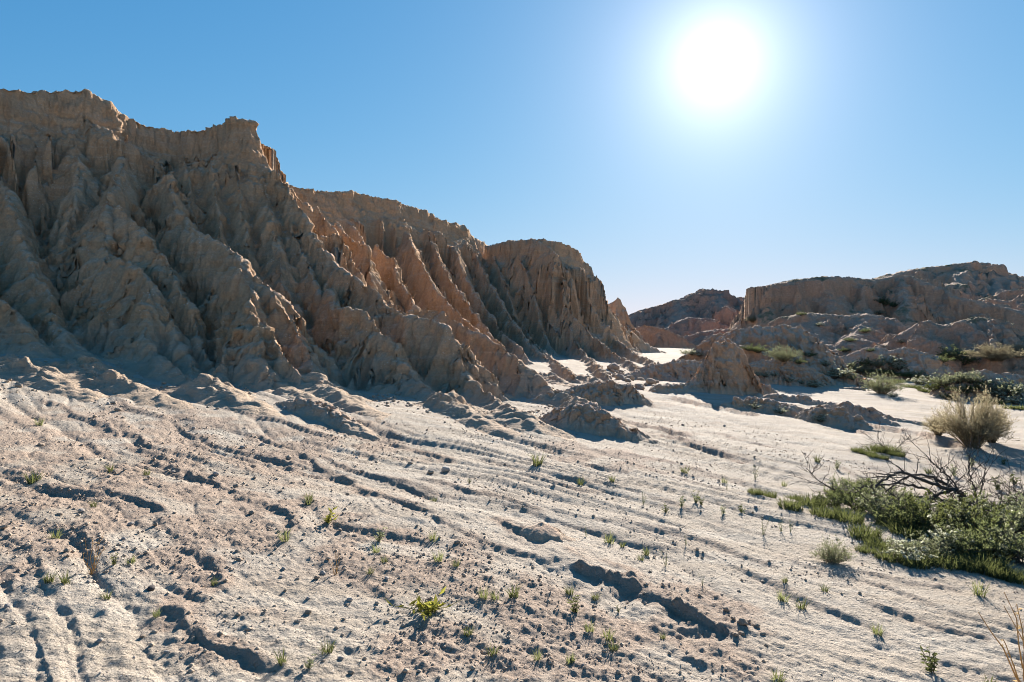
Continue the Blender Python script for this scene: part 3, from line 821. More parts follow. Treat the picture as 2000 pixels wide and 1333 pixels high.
def where(a, b):
    """which stretch of the apron a photo point lies on, in words"""
    if a > 1480:
        return 'beside the thicket of dead branches' if b > 930 else 'near the tan bush'
    if b < 860:
        return 'below the cliff spurs' if a < 1000 else 'among the earth banks'
    if b > 1100:
        return ('by the dry stalk weed' if a < 350 else 'at the trampled gully' if a < 720 else 'by the yellow-green rosette' if a < 1060 else 'in front of the cut gully')
    return ('on the rough brown crust' if a < 480 else 'by the crumbled crust step' if a < 900 else 'on the smooth sand behind the cut gully')
rs = np.random.RandomState(5)
def rock_mesh(name, seed, mat, rough=.28, smooth=True):
    r = np.random.RandomState(seed)
    v = IV3 * (1 + rough * perlin3(IV3[:, 0] * 1.3, IV3[:, 1] * 1.3, IV3[:, 2] * 1.3, seed)[:, None] + rough * .5 * perlin3(IV3[:, 0] * 3.2, IV3[:, 1] * 3.2, IV3[:, 2] * 3.2, seed + 1)[:, None])
    v = v * np.array([1, r.uniform(.65, .95), r.uniform(.5, .75)])
    return mesh_np(name, v, IF3, mat, smooth)
CLODS = [rock_mesh('clod', 100 + i, M['clod'], .42) for i in range(6)]
STONES = [rock_mesh('stone', 120 + i, M['stone'], .2) for i in range(5)]
def zg(x, y):
    return float(apron(np.array([x]), np.array([y]))[0])
def put_rock(me, name, x, y, r, label, cat, group=None, z=None, sink=.25):
    o = link(name, me, label=label, category=cat)
    if group:
        o['group'] = group
    o.location = (x, y, (zg(x, y) if z is None else z) + r * (.55 - sink))
    o.scale = (r, r, r)
    o.rotation_euler = (rs.uniform(-.3, .3), rs.uniform(-.3, .3), rs.uniform(0, 6.28))
    return o
def px_rock(px, py, wpx, me, name, label, cat, group=None):
    p = at(px, py)
    return put_rock(me, name, p[0], p[1], wpx / 2 / FPX * p[1], label, cat, group)
px_rock(871, 914, 20, STONES[0], 'stone', 'smooth pale stone lying alone on the open sand', 'stone')
px_rock(841, 918, 15, CLODS[0], 'clod', 'brown clod lying next to a smooth pale stone', 'clod')
mk = STONES[1].copy(); mk.materials.clear(); mk.materials.append(M['darkstone'])
px_rock(296, 1146, 20, mk, 'stone', 'small black stone on the trampled sand', 'stone')
for i, (a, b, w) in enumerate([(1450, 1222, 24), (1476, 1220, 16), (1448, 1236, 14), (1490, 1236, 12), (1496, 1256, 10), (1462, 1212, 11), (1432, 1212, 12), (1418, 1190, 14), (1421, 1200, 10)]):
    px_rock(a, b, w, CLODS[i % 6], 'clod', 'round brown clod in the heap at the gully end', 'clod', 'clods heaped at the end of the gully')
for i in range(34):       # rubble below the butte
    a = rs.uniform(1185, 1300); b = 722 + (a - 1185) * .34 + rs.normal(0, 8)
    px_rock(a, b, rs.choice([8, 11, 15, 22]), CLODS[i % 6], 'boulder', 'brown earth boulder in the rubble at the foot of the butte', 'boulder', 'rubble at the foot of the butte')
px_rock(1198, 722, 26, CLODS[1], 'boulder', 'largest orange-brown boulder on top of the rubble below the butte', 'boulder')
for i in range(60):       # debris in the gully mouths at the cliff foot
    a, b = [(195, 715), (215, 735), (640, 735), (625, 700), (660, 760), (60, 735)][i % 6]
    a += rs.normal(0, 28); b += rs.normal(0, 14)
    me = (STONES if rs.rand() < .45 else CLODS)[i % 5]
    px_rock(a, max(b, 712), rs.choice([5, 7, 9, 13]), me, 'stone', 'loose stone in the debris at the cliff foot', 'stone', 'debris stones at the cliff foot')
n = 0
while n < 130:            # single clods strewn over the apron
    a = rs.uniform(0, 1500); b = rs.uniform(760, 1320)
    if rs.rand() > (.95 if a < 700 else .35):
        continue
    me = (STONES if rs.rand() < .35 else CLODS)[n % 5]
    px_rock(a, b, rs.choice([6, 7, 8, 10, 13]), me, 'clod' if me in CLODS else 'stone', ('small brown clod lying ' if me in CLODS else 'small pale stone lying ') + where(a, b),
            'clod' if me in CLODS else 'stone', ('clods ' if me in CLODS else 'stones ') + where(a, b))
    n += 1
def build_gravel():
    r = np.random.RandomState(8)
    N = 48000
    az = np.radians(r.uniform(-42, 42, N)); d = 1.9 + 13 * r.rand(N) ** 1.6
    x = d * np.sin(az); y = d * np.cos(az)
    keep = fbm2(x / 1.3, y / 1.3, 3, 90) + .5 * np.maximum.reduce([1 - sstep(.3 * R_, 1.2 * R_, np.hypot(x - c_[0], y - c_[1])) for c_, R_ in _crust]) > r.uniform(-.15, .9, N)
    x = x[keep]; y = y[keep]; N = len(x)
    z = apron(x, y)
    size = .0028 + .013 * r.rand(N) ** 7 + .0005 * np.hypot(x, y)
    v8 = np.array([(1, 0, 0), (-1, 0, 0), (0, 1, 0), (0, -1, 0), (0, 0, 1), (0, 0, -1)], float)
    f8 = np.array([(0, 2, 4), (2, 1, 4), (1, 3, 4), (3, 0, 4), (2, 0, 5), (1, 2, 5), (3, 1, 5), (0, 3, 5)])
    base = v8[None] * (size[:, None, None]) * r.uniform(.6, 1.3, (N, 6, 3))
    a = r.uniform(0, 6.28, N); c_, s_ = np.cos(a)[:, None], np.sin(a)[:, None]
    bx = base[..., 0] * c_ - base[..., 1] * s_; by = base[..., 0] * s_ + base[..., 1] * c_
    V = np.stack([bx + x[:, None], by + y[:, None], base[..., 2] * .8 + z[:, None] + size[:, None] * .25], -1).reshape(-1, 3)
    F = (f8[None] + 6 * np.arange(N)[:, None, None]).reshape(-1, 3)
    link('gravel', mesh_np('gravel', V, F, M['clod'], True), kind='stuff')
build_gravel()
def build_talus():
    r = np.random.RandomState(18)
    toe = np.array([(-40, 735), (60, 728), (150, 716), (250, 748), (345, 752), (418, 776), (470, 745), (520, 738), (620, 770), (700, 795), (780, 770), (890, 803), (960, 800), (1020, 828), (1060, 790), (1112, 784), (1160, 740), (1225, 715)], float)
    t = r.uniform(0, len(toe) - 1.001, 1700); i = t.astype(int); f = (t - i)[:, None]
    pp = toe[i] * (1 - f) + toe[i + 1] * f
    pp[:, 1] += r.normal(4, 12, len(pp)); pp[:, 0] += r.normal(0, 8, len(pp))
    P = np.array([at(a, max(b, 705)) for a, b in pp])
    z = apron(P[:, 0], P[:, 1])
    N = len(P)
    size = (.012 + .045 * r.rand(N) ** 4) * (P[:, 1] / 14)
    v = IV[None] * size[:, None, None] * r.uniform(.55, 1.3, (N, 12, 3))
    V = (v * np.array([1, 1, .7]) + np.stack([P[:, 0], P[:, 1], z + size * .35], 1)[:, None]).reshape(-1, 3)
    F = (IF[None] + 12 * np.arange(N)[:, None, None]).reshape(-1, 3)
    link('rubble', mesh_np('rubble', V, F, M['clod'], True), kind='stuff')
build_talus()

# ------------------------------------------------------------------ plants
def leaf_mat(name, c, tr, k=.45, var=.5):
    s = NT(name)
    info = s.n('ShaderNodeObjectInfo')
    nz = s.noise(14, 2)
    cc = s.mix(s.ramp(nz, .3, .7, 0, var), c, tuple(x * .55 for x in c))
    cc = s.mix(s.math('MULTIPLY', info.outputs['Random'], .4), cc, tuple(x * .7 + .03 for x in c))
    d = s.n('ShaderNodeBsdfDiffuse'); s.set(d.inputs['Color'], cc)
    t = s.n('ShaderNodeBsdfTranslucent'); s.set(t.inputs['Color'], tr)
    m = s.n('ShaderNodeMixShader'); m.inputs[0].default_value = k
    s.t.links.new(d.outputs[0], m.inputs[1]); s.t.links.new(t.outputs[0], m.inputs[2])
    return s.done(m.outputs[0])
M['grass'] = leaf_mat('green_grass', (.105, .115, .05), (.12, .135, .045))
M['ggrass'] = leaf_mat('dull_grass', (.15, .16, .075), (.22, .24, .09))
M['sage'] = leaf_mat('grey_green_leaf', (.19, .20, .125), (.24, .26, .14))
M['dkgreen'] = leaf_mat('dark_green_leaf', (.12, .135, .07), (.16, .185, .075))
M['flower'] = leaf_mat('pale_flower', (.50, .49, .38), (.60, .60, .46), .5)
M['tan'] = leaf_mat('dry_tan_twig', (.31, .25, .17), (.38, .31, .20))
M['tanleaf'] = leaf_mat('dry_tan_leaf', (.32, .28, .19), (.40, .35, .22), .5)
M['yellow'] = leaf_mat('yellow_leaf', (.26, .25, .06), (.32, .31, .06))
M['orange'] = leaf_mat('dry_tan_stalk', (.40, .29, .16), (.48, .34, .17))
def bark(name, c):
    s = NT(name)
    cc = s.mix(s.noise(25, 3), c, tuple(x * .5 for x in c))
    return s.done(s.bsdf(cc, .9, s.bump(s.noise(60, 3), .5, .01), .15))
M['dead'] = bark('dead_wood', (.10, .085, .075))
M['twig'] = bark('grey_twig', (.17, .135, .10))

class MB:
    def __init__(s):
        s.v = []; s.f = []; s.n = 0
    def add(s, v, f):
        s.v.append(np.asarray(v, np.float32)); s.f.append(np.asarray(f, np.int32) + s.n); s.n += len(v)
    def ribbon(s, P, w, side):
        P = np.asarray(P, float); w = np.asarray(w)[:, None]; side = np.asarray(side)
        n = len(P)
        V = np.concatenate([P - side * w, P + side * w])
        i = np.arange(n - 1)
        F = np.concatenate([np.stack([i, i + 1, n + i], 1), np.stack([i + 1, n + i + 1, n + i], 1)])
        s.add(V, F)
    def tube(s, P, r, k=3):
        P = np.asarray(P, float); n = len(P)
        T = np.gradient(P, axis=0); T /= np.linalg.norm(T, axis=1, keepdims=True) + 1e-9
        up = np.array([.31, .17, .93]) if abs(T[0, 2]) < .9 else np.array([.9, .3, .1])
        A = np.cross(T, up); A /= np.linalg.norm(A, axis=1, keepdims=True) + 1e-9
        B = np.cross(T, A)
        a = np.arange(k) * 2 * np.pi / k
        r = np.asarray(r).reshape(-1, 1, 1)
        V = P[:, None] + r * (np.cos(a)[None, :, None] * A[:, None] + np.sin(a)[None, :, None] * B[:, None])
        F = []
        for i in range(n - 1):
            for j in range(k):
                p, q = i * k + j, i * k + (j + 1) % k
                F += [(p, q, q + k), (p, q + k, p + k)]
        s.add(V.reshape(-1, 3), F)
    def leaf(s, p, d, side, l, w):
        p = np.asarray(p); d = np.asarray(d); side = np.asarray(side)
        up = np.cross(d, side)
        s.add([p, p + d * l * .45 + side * w + up * w * .4, p + d * l, p + d * l * .45 - side * w + up * w * .4], [(0, 1, 2), (0, 2, 3)])
    def mesh(s, name, mat):
        return mesh_np(name, np.concatenate(s.v), np.concatenate(s.f), mat, False)
def unit(v):
    return v / (np.linalg.norm(v) + 1e-9)
def rdir(r, zmin=-.2, zmax=1):
    a = r.uniform(0, 6.283); z = r.uniform(zmin, zmax); h = math.sqrt(max(1 - z * z, 0))
    return np.array([math.cos(a) * h, math.sin(a) * h, z])

def grass_mesh(name, seed, nb, rad, h, mat, w=.0022, lean=.7):
    r = np.random.RandomState(seed); b = MB()
    for i in range(nb):
        a = r.uniform(0, 6.283); q = rad * math.sqrt(r.rand())
        p = np.array([math.cos(a) * q, math.sin(a) * q, -.01])
        a2 = a + r.normal(0, .8); ln = h * r.uniform(.45, 1.1); le = lean * r.uniform(.2, 1.1)
        d = np.array([math.cos(a2), math.sin(a2), 0])
        t = np.linspace(0, 1, 4)
        P = p + d * (ln * le * t ** 1.7)[:, None] + np.array([0, 0, 1]) * (ln * (t - .28 * le * t ** 2.2))[:, None]
        side = np.array([-d[1], d[0], 0]) + r.normal(0, .4, 3)
        b.ribbon(P, [w, w, w * .7, w * .1], unit(side))
    return b.mesh(name, mat)
def weed_mesh(name, seed, ns, h, mat, leafl=.028, spread=.6, per=9):
    r = np.random.RandomState(seed); b = MB()
    for i in range(ns):
        a = r.uniform(0, 6.283); d = np.array([math.cos(a), math.sin(a), 0]); ln = h * r.uniform(.5, 1.05); le = spread * r.uniform(.1, 1)
        t = np.linspace(0, 1, 5)
        P = d * (ln * le * t)[:, None] + np.array([0, 0, 1]) * (ln * (t - .15 * le * t * t))[:, None] + r.normal(0, .004, (5, 3)) - np.array([0, 0, .01])
        b.tube(P, np.linspace(.0022, .0009, 5))
        for k in range(per):
            u = r.uniform(.12, 1); p = np.array([np.interp(u, t, P[:, j]) for j in range(3)])
            dd = rdir(r, -.1, .8)
            b.leaf(p, dd, unit(np.cross(dd, rdir(r))), leafl * r.uniform(.5, 1.2), leafl * .17)
    return b.mesh(name, mat)
def shrub(seed, rad, h, ns, sub, per, leafl, stem_mat, leaf_m, flower=None, nfl=0, fl=.02, up=.35):
    """stems and foliage of a rounded bush -> list of (part name, mesh)"""
    r = np.random.RandomState(seed); st = MB(); lf = MB(); fw = MB()
    for i in range(ns):
        a = r.uniform(0, 6.283); q = math.sqrt(r.rand())
        tip = np.array([math.cos(a) * rad * q, math.sin(a) * rad * q, h * (1 - .6 * q ** 2.5) * r.uniform(.35, 1.06)])
        t = np.linspace(0, 1, 5)[:, None]
        base = np.array([math.cos(a), math.sin(a), 0]) * rad * .18 * r.rand() - np.array([0, 0, .02])
        P = base + (tip - base) * t + np.array([0, 0, 1]) * (up * h * t * (1 - t)) * q + r.normal(0, .012 * h / .35, (5, 3)) * t
        st.tube(P, np.linspace(.0045, .0014, 5) * (h / .35) ** .5)
        for k in range(sub):
            u = r.uniform(.15, 1); p = np.array([np.interp(u, t[:, 0], P[:, j]) for j in range(3)])
            d = unit(unit(tip) + rdir(r, -.3, 1) * .9); l2 = rad * r.uniform(.12, .34)
            Q = p + d * np.linspace(0, l2, 3)[:, None] + r.normal(0, .01 * rad, (3, 3)) * np.array([[0], [.5], [1]])
            st.tube(Q, [.0016, .0012, .0006])
            for m in range(per):
                e = Q[0] + (Q[2] - Q[0]) * r.uniform(.15, 1.05)
                dd = unit(d + rdir(r, -.6, 1) * 1.1)
                lf.leaf(e, dd, unit(np.cross(dd, rdir(r))), leafl * r.uniform(.5, 1.3), leafl * .2)
            if flower and r.rand() < .5:
                for m in range(nfl):
                    e = Q[2] + rdir(r, -.2, 1) * rad * .05 * r.rand()
                    dd = rdir(r, .2, 1)
                    fw.leaf(e, dd, unit(np.cross(dd, rdir(r))), fl * r.uniform(.6, 1.2), fl * .42)
    out = [('stems', st.mesh('stems', stem_mat)), ('foliage', lf.mesh('foliage', leaf_m))]
    if flower:
        out.append(('flowers', fw.mesh('flowers', flower)))
    return out

TUFT = [grass_mesh('grass_tuft', 200 + i, 46, .030, .10, M['grass'] if i < 3 else M['ggrass']) for i in range(5)]
CLUMP = [grass_mesh('grass_clump', 210 + i, 330, .10, .10, M['grass'], .0024, .8) for i in range(3)]
WEED = [weed_mesh('weed', 220 + i, 9, .13, M['grass'] if i < 2 else M['sage']) for i in range(4)]
SPIN = [weed_mesh('spindly_weed', 230 + i, 5, .20, M['sage'], .016, .35, 12) for i in range(3)]
DRY = [weed_mesh('dry_weed', 240 + i, 7, .20, M['orange'], .012, .55, 5) for i in range(2)]
ROS = weed_mesh('leafy_weed', 250, 18, .07, M['yellow'], .05, 2.4, 3)
YEL = weed_mesh('leafy_weed', 251, 9, .10, M['yellow'], .035, 1.0, 6)
SAGE = [shrub(260 + i, .25, .34, 34, 6, 9, .026, M['twig'], M['sage'], M['flower'], 3, .012) for i in range(3)]
GREEN = [shrub(270 + i, .25, .30, 34, 6, 10, .028, M['twig'], M['dkgreen'] if i else M['grass']) for i in range(2)]
PALE = [shrub(280 + i, .22, .28, 30, 6, 5, .024, M['twig'], M['sage'], M['flower'], 16, .022) for i in range(2)]
TANB = [shrub(290 + i, .55, .85, 170, 14, 7, .024, M['tan'], M['tanleaf'], None, up=.5) for i in range(2)]
GTAN = [shrub(295, .5, .5, 80, 9, 7, .03, M['tan'], M['sage'])]

pr = np.random.RandomState(77)
def plant_mesh(me, px, py, hpx, h0, label, cat, group=None, name=None, sink=.0):
    p = (at_top if py < 860 else at)(px, py); sc = hpx / FPX * p[1] / h0
    o = link(name or me.name.split('.')[0], me, label=label, category=cat)
    if group:
        o['group'] = group
    o.location = (p[0], p[1], (p[2] if py < 860 else zg(p[0], p[1])) - sink)
    o.scale = (sc, sc, sc * pr.uniform(.9, 1.1)); o.rotation_euler = (0, 0, pr.uniform(0, 6.28))
    return o
def plant_parts(parts, name, px, py, hpx, h0, label, cat, group=None, wide=1.0, z=None, Y=None, tilt=0):
    p = (at_top if py < 860 else at)(px, py); sc = hpx / FPX * p[1] / h0
    o = bpy.data.objects.new(name, None); col.objects.link(o)
    o.empty_display_size = .1
    o['label'] = label; o['category'] = cat
    if group:
        o['group'] = group
    o.location = (p[0], p[1], (p[2] if py < 860 else zg(p[0], p[1])) - .01)
    o.scale = (sc * wide, sc * wide, sc); o.rotation_euler = (tilt, 0, pr.uniform(0, 6.28))
    for n_, me in parts:
        link(n_, me, o, kind='stuff')
    return o

for i, (a, b, h) in enumerate([(1050, 912, 26), (1134, 948, 16), (1338, 922, 18), (1414, 940, 12), (1190, 1050, 22), (1216, 1058, 14), (1262, 1076, 16), (1251, 1088, 14), (944, 1173, 22), (967, 1173, 20),
     (1003, 1172, 26), (1113, 1155, 20), (1163, 1162, 16), (1151, 1236, 22), (1185, 1250, 26), (1199, 1270, 22), (913, 1243, 22), (962, 1286, 22), (1050, 1292, 20), (1113, 1297, 20), (638, 1276, 28),
     (1295, 1246, 14), (66, 936, 26), (78, 831, 16), (107, 1051, 22), (128, 1140, 24), (95, 1139, 22), (207, 1163, 18), (306, 1197, 16), (256, 1099, 18), (216, 918, 16), (287, 924, 16), (183, 990, 14),
     (556, 1056, 22), (603, 980, 16), (551, 1299, 26), (418, 1138, 16), (847, 977, 12), (1531, 940, 12), (1529, 1164, 24), (1564, 1180, 24), (1533, 1136, 14), (1610, 1153, 16), (1713, 1232, 22), (1518, 1331, 28),
     (1931, 1331, 20), (1597, 896, 14), (1815, 916, 16), (1912, 1166, 28), (735, 1078, 18), (722, 1123, 16), (750, 1100, 16), (890, 1108, 16), (857, 1099, 22), (847, 1055, 20), (604, 977, 18), (1196, 945, 14)]):
    plant_mesh(TUFT[i % 5], a, b, h * 1.2, .10, 'small green grass tuft growing ' + where(a, b), 'grass', 'grass tufts ' + where(a, b))
for i, (a, b, h) in enumerate([(1122, 1198, 36), (1820, 1305, 50), (1331, 990, 20), (1360, 984, 22), (1369, 988, 18), (1448, 1001, 18), (1414, 1004, 16), (603, 1306, 26), (223, 1104, 22), (917, 946, 12), (1634, 905, 16),
     (740, 1056, 30), (1207, 1184, 14), (1300, 995, 18), (1863, 922, 24), (1898, 910, 20), (1947, 950, 26), (1981, 945, 26), (1830, 938, 18), (1900, 945, 18), (1960, 905, 16), (1975, 975, 20)]):
    plant_mesh(WEED[i % 4], a, b, h * 1.15, .13, 'small leafy green weed sprouting ' + where(a, b), 'weed', 'leafy weeds ' + where(a, b))
for i, (a, b, h) in enumerate([(1257, 980, 34), (1475, 932, 36), (1491, 1042, 40), (1525, 1036, 34), (1544, 1038, 28), (1300, 1100, 36), (1340, 1060, 26), (1410, 1010, 20), (1372, 1140, 26), (1145, 1040, 22), (1420, 960, 18)]):
    plant_mesh(SPIN[i % 3], a, b, h, .20, 'thin spindly grey-green weed standing ' + where(a, b), 'weed', 'spindly weeds ' + where(a, b))
plant_mesh(DRY[0], 178, 1112, 84, .20, 'dry orange-brown stalk weed casting a long shadow on the trampled sand', 'weed')
plant_mesh(DRY[1], 656, 1118, 56, .20, 'dry orange-footed weed at the edge of the broken crust', 'weed')
plant_mesh(YEL, 640, 1020, 34, .10, 'small yellow-leaved weed beside the crust step', 'weed', name='yellow_weed')
plant_mesh(ROS, 842, 1196, 34, .07, 'flat yellow-green leafy rosette in bright sun', 'weed', name='leaf_rosette')
plant_mesh(DRY[0], 2010, 1345, 190, .20, 'tall dry tan weed at the sandy edge near the wash', 'weed')
plant_mesh(DRY[1], 2030, 1300, 170, .20, 'bushy dry tan weed behind a taller dry one', 'weed')

# the grey-green thicket round the dead branches
for i, (a, b, h) in enumerate([(1545, 996, 22), (1500, 968, 16), (1475, 966, 14), (1585, 985, 26), (1610, 1010, 26), (1655, 1020, 30), (1640, 968, 24), (1690, 1048, 28), (1715, 1066, 24), (1550, 970, 14), (1735, 1092, 24),
     (1690, 1075, 18), (1785, 1106, 26), (1840, 1106, 34), (1880, 1112, 30), (1915, 1112, 40), (1945, 1126, 28), (1975, 1136, 26), (1700, 940, 20), (1660, 938, 18), (1750, 1030, 34), (1830, 1060, 36), (1800, 1098, 26), (1905, 1080, 44), (1780, 1050, 36), (1930, 1090, 40)]):
    plant_mesh(CLUMP[i % 3], a, b, h, .10, 'green grass clump ' + ('on the sandy tip of the thicket' if a < 1620 else 'in the shade under the dead branches' if b < 1070 else 'along the sunny front edge of the thicket'), 'grass', 'grass clumps ' + ('tip' if a < 1620 else 'under the branches' if b < 1070 else 'front edge'))
for i, (a, b, h) in enumerate([(1640, 960, 46), (1675, 990, 60), (1715, 1010, 62), (1760, 1030, 70), (1690, 960, 40), (1740, 975, 50), (1800, 1040, 80), (1850, 1035, 76), (1900, 1050, 84), (1940, 1040, 80), (1985, 1050, 90), (1960, 1095, 84),
     (2000, 1110, 90), (1880, 1090, 62), (1835, 1090, 52), (1780, 1085, 50), (1915, 1020, 56), (1990, 1015, 60), (1870, 1010, 50), (1820, 1010, 46), (2030, 1060, 90), (1625, 985, 38), (1770, 1000, 50)]):
    if i % 5 in (1, 3):
        plant_parts(GREEN[i % 2], 'green_shrub', a, b, h, .30, 'dark green leafy shrub inside the thicket of dead branches', 'shrub', 'dark shrubs in the thicket', 1.0)
    else:
        plant_parts(SAGE[i % 3], 'grey_green_shrub', a, b, h, .34, 'grey-green shrub with pale tips in the thicket of dead branches', 'shrub', 'grey-green shrubs in the thicket', 1.05)
plant_parts(PALE[0], 'flowering_shrub', 1780, 1095, 46, .28, 'low pale flowering shrub in front of the thicket', 'shrub', wide=1.3)
plant_parts(PALE[1], 'flowering_shrub', 1845, 1080, 60, .28, 'taller white-topped flowering shrub in front of the thicket', 'shrub')
plant_parts(GTAN[0], 'grey_shrub', 1628, 1095, 46, .5, 'lone round grey-green shrub on the sand with a dark shadow', 'shrub', wide=.85)

# dead branches
def dead_shrub(label, base, arcs, seed, r0):
    p = at(*base)
    o = bpy.data.objects.new('dead_shrub', None); col.objects.link(o)
    o['label'] = label; o['category'] = 'dead shrub'
    o.location = (p[0], p[1], zg(p[0], p[1]))
    r = np.random.RandomState(seed); org = np.array(o.location)
    for pl, rad, dy in arcs:
        b = MB()
        pts = np.array([pix(x, y, p[1] + dy * k / max(len(pl) - 1, 1)) for k, (x, y) in enumerate(pl)])
        t0 = np.linspace(0, 1, len(pts)); t = np.linspace(0, 1, 26)
        P = np.stack([np.interp(t, t0, pts[:, j]) for j in range(3)], 1)
        for _ in range(3):
            P[1:-1] = (P[:-2] + 2 * P[1:-1] + P[2:]) / 4
        P[1:-1] += r.normal(0, .006, (24, 3))
        b.tube(P - org, np.linspace(rad, rad * .4, 26), 5)
        for k in range(16):
            i = r.randint(5, 26); d = unit(rdir(r, -.25, .9) + .6 * unit(P[min(i, 25)] - P[i - 3])); l = r.uniform(.10, .42)
            n_ = 7
            Q = P[i] + d * np.linspace(0, l, n_)[:, None] + np.cumsum(r.normal(0, .008, (n_, 3)), 0) - np.array([0, 0, 1]) * (.25 * np.linspace(0, l, n_) ** 2)[:, None]
            b.tube(Q - org, np.linspace(rad * .3, .0016, n_), 3)
            for m in range(3):
                j = r.randint(2, n_); d2 = unit(d + rdir(r, -.3, 1)); l2 = r.uniform(.05, .16)
                b.tube(Q[j] + d2 * np.linspace(0, l2, 4)[:, None] + r.normal(0, .003, (4, 3)) - org, np.linspace(.0026, .0012, 4), 3)
        link('branch', b.mesh('branch', M['dead']), o)
    return o
dead_shrub('dead shrub with long dark arching branches over the thicket', (1899, 1004),
           [([(1899, 998), (1881, 960), (1837, 951), (1794, 934), (1759, 921), (1732, 934), (1702, 958)], 0.0255, -.35),
            ([(1899, 998), (1860, 977), (1815, 975), (1776, 967), (1742, 988)], 0.0234, .3),
            ([(1897, 998), (1870, 965), (1840, 940), (1800, 925), (1770, 930), (1730, 960)], 0.0213, .2),
            ([(1899, 998), (1905, 960), (1890, 920), (1895, 886)], 0.0128, .1),
            ([(1895, 995), (1862, 940), (1830, 912), (1815, 900)], 0.0128, .25),
            ([(1902, 998), (1918, 950), (1926, 915)], 0.0106, -.2),
            ([(1890, 1000), (1840, 990), (1790, 985), (1740, 1000), (1700, 985)], 0.0191, -.5),
            ([(1850, 985), (1800, 950), (1740, 945), (1690, 950), (1660, 962)], 0.0170, .4),
            ([(1740, 985), (1680, 960), (1640, 965), (1600, 940), (1575, 915)], 0.0106, .2),
            ([(1800, 1000), (1830, 965), (1868, 958), (1893, 990)], 0.0191, -.2)], 300, .01)
dead_shrub('dead shrub of tangled brown twigs at the wash side of the thicket', (2020, 1026),
           [([(2020, 1020), (1985, 1000), (1950, 1000), (1920, 1005)], 0.0149, -.2), ([(2020, 1020), (1990, 985), (1960, 985), (1930, 1000)], 0.0128, .2),
            ([(2020, 1020), (2000, 970), (1980, 955)], 0.0106, .1), ([(2030, 1020), (1995, 1010), (1960, 1010), (1915, 1020)], 0.0149, -.4),
            ([(2020, 1020), (2010, 980), (1965, 968)], 0.0106, .3)], 301, .01)
# grass mound with twigs
for i, (a, b, h) in enumerate([(1675, 880, 12), (1695, 885, 14), (1715, 880, 20), (1735, 882, 22), (1750, 888, 16), (1725, 893, 10), (1705, 890, 10)]):
    plant_mesh(CLUMP[i % 3], a, b, h, .10, 'green grass clump on the little mound with bare twigs', 'grass', 'grass clumps on the twig mound')
dead_shrub('few bare twigs over a small green grass mound', (1745, 884), [([(1745, 884), (1760, 868), (1778, 862)], .006, -.1), ([(1740, 884), (1720, 868), (1700, 862)], .006, .1)], 302, .006)

# bushes of the middle distance
plant_parts(TANB[0], 'tan_bush', 1898, 878, 112, .85, 'large feathery tan bush standing on the sand beside the wash', 'bush', wide=.95)
plant_parts(TANB[1], 'tan_bush', 1935, 872, 88, .85, 'tan bush growing against the large feathery one', 'bush', wide=.6)
plant_parts(TANB[1], 'tan_bush', 1832, 850, 44, .85, 'small straw-coloured bush at the foot of the large tan one', 'bush', wide=1.0)
plant_parts(TANB[0], 'tan_bush', 1945, 706, 34, .85, 'wide low tan bush on the bank before the mounds', 'bush', wide=2.6)
plant_parts(TANB[1], 'tan_bush', 1990, 702, 30, .85, 'yellowish bush next to the wide low tan one', 'bush', wide=1.6)
plant_parts(GTAN[0], 'grey_shrub', 1725, 770, 42, .5, 'round grey-green shrub at the mouth of the sandy path', 'shrub', wide=1.05)
plant_parts(GTAN[0], 'grey_shrub', 1530, 706, 30, .5, 'grey leafless-looking shrub behind the gravelly bank', 'shrub', wide=1.2)
for i, (a, b, h) in enumerate([(1496, 738, 12), (1541, 748, 12), (1589, 757, 17), (1525, 812, 14), (1603, 826, 16), (1474, 798, 11), (1742, 776, 12), (1565, 752, 9), (1478, 735, 10), (1512, 742, 9), (1352, 696, 13), (1338, 692, 11), (1366, 697, 10)]):
    plant_parts(PALE[i % 2], 'flowering_shrub', a, b, h, .28, 'small pale flowering plant on the sand among the earth banks', 'plant', 'pale plants among the banks', 1.4)
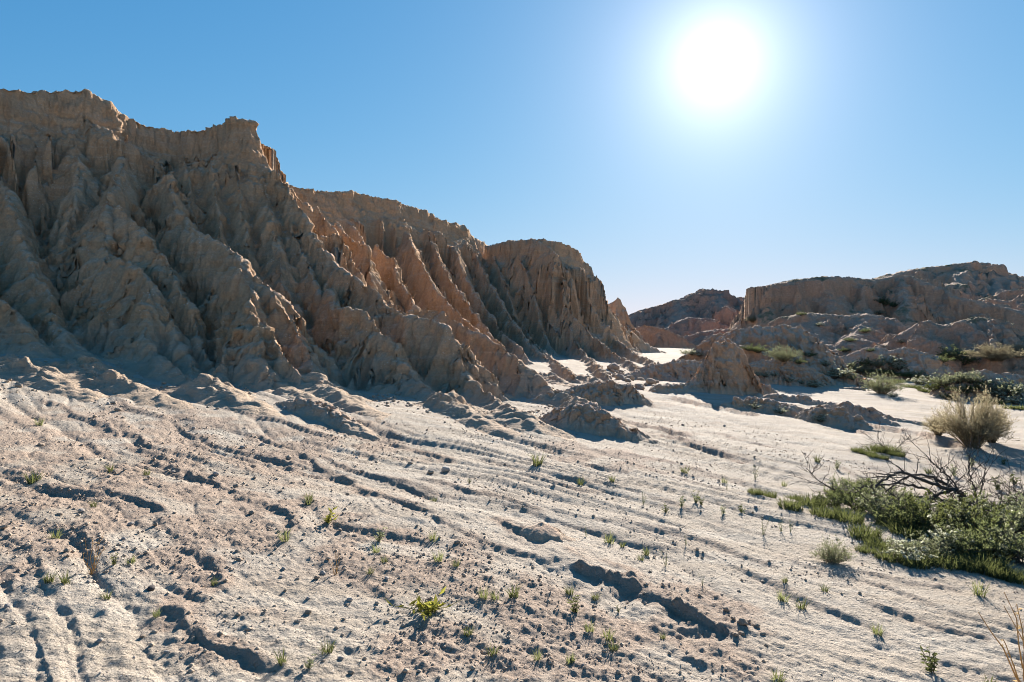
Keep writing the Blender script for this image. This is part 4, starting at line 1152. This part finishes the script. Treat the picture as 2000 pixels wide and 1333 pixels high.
for i, (a, b, h) in enumerate([(1631, 742, 24), (1650, 735, 20), (1672, 728, 20), (1690, 722, 22), (1715, 718, 20), (1740, 716, 24), (1757, 724, 20), (1735, 734, 18), (1700, 736, 18), (1780, 742, 20), (1800, 752, 22), (1826, 766, 26),
     (1848, 758, 28), (1870, 752, 22), (1895, 752, 24), (1916, 756, 22), (1955, 780, 36), (1975, 775, 30), (1930, 770, 24), (1850, 780, 16), (1870, 842, 20), (1985, 790, 26), (1665, 745, 14), (1880, 770, 20)]):
    k = i % 4
    if k == 3:
        plant_parts(GREEN[0], 'green_shrub', a, b, h * .8, .30, 'green shrub among pale bushes in the wash before the mounds', 'shrub', 'green shrubs in the wash', 1.5)
    else:
        plant_parts((PALE + SAGE)[i % 5], 'flowering_shrub', a, b, h, .30, 'pale flowering shrub in the wash before the mounds', 'shrub', 'pale shrubs in the wash', 1.4)
for i, (a, b, h) in enumerate([(1690, 728, 10), (1720, 732, 10), (1760, 738, 10), (1800, 742, 12), (1830, 750, 12), (1860, 762, 12), (1660, 720, 10), (1740, 748, 10), (1780, 758, 10), (1810, 766, 12), (1900, 764, 12), (1940, 790, 12), (1990, 800, 12)]):
    plant_mesh(CLUMP[i % 3], a, b, h, .10, 'low green grass clump in the wash before the mounds', 'grass', 'grass clumps in the wash').scale.x *= 2.2

for i, (a, b, h) in enumerate([(1718, 614, 9), (1470, 638, 15), (1600, 640, 9), (1690, 652, 10), (1660, 668, 10), (1760, 676, 9), (1862, 704, 26), (1880, 712, 24), (1840, 712, 16), (1480, 690, 16), (1462, 692, 13), (1650, 690, 10),
     (1700, 690, 8), (1730, 600, 12), (1745, 610, 12), (1720, 606, 11), (1565, 618, 9), (1580, 700, 12), (1612, 716, 14), (1560, 712, 12)]):
    k = (PALE[0], TANB[1], GREEN[1])[0 if i in (0, 2, 5, 18) else 1 if i == 1 else 2]
    plant_parts(k, 'hill_shrub', a, b, h, .85 if i == 1 else .30, ('pale shrub' if k is PALE[0] else 'straw-coloured shrub' if i == 1 else 'dark green shrub') + (' on the mesa slope' if b < 645 else ' on the sandy mounds below the mesa' if b < 695 else ' at the foot of the mounds'),
                'shrub', 'hillside shrubs', 1.5)
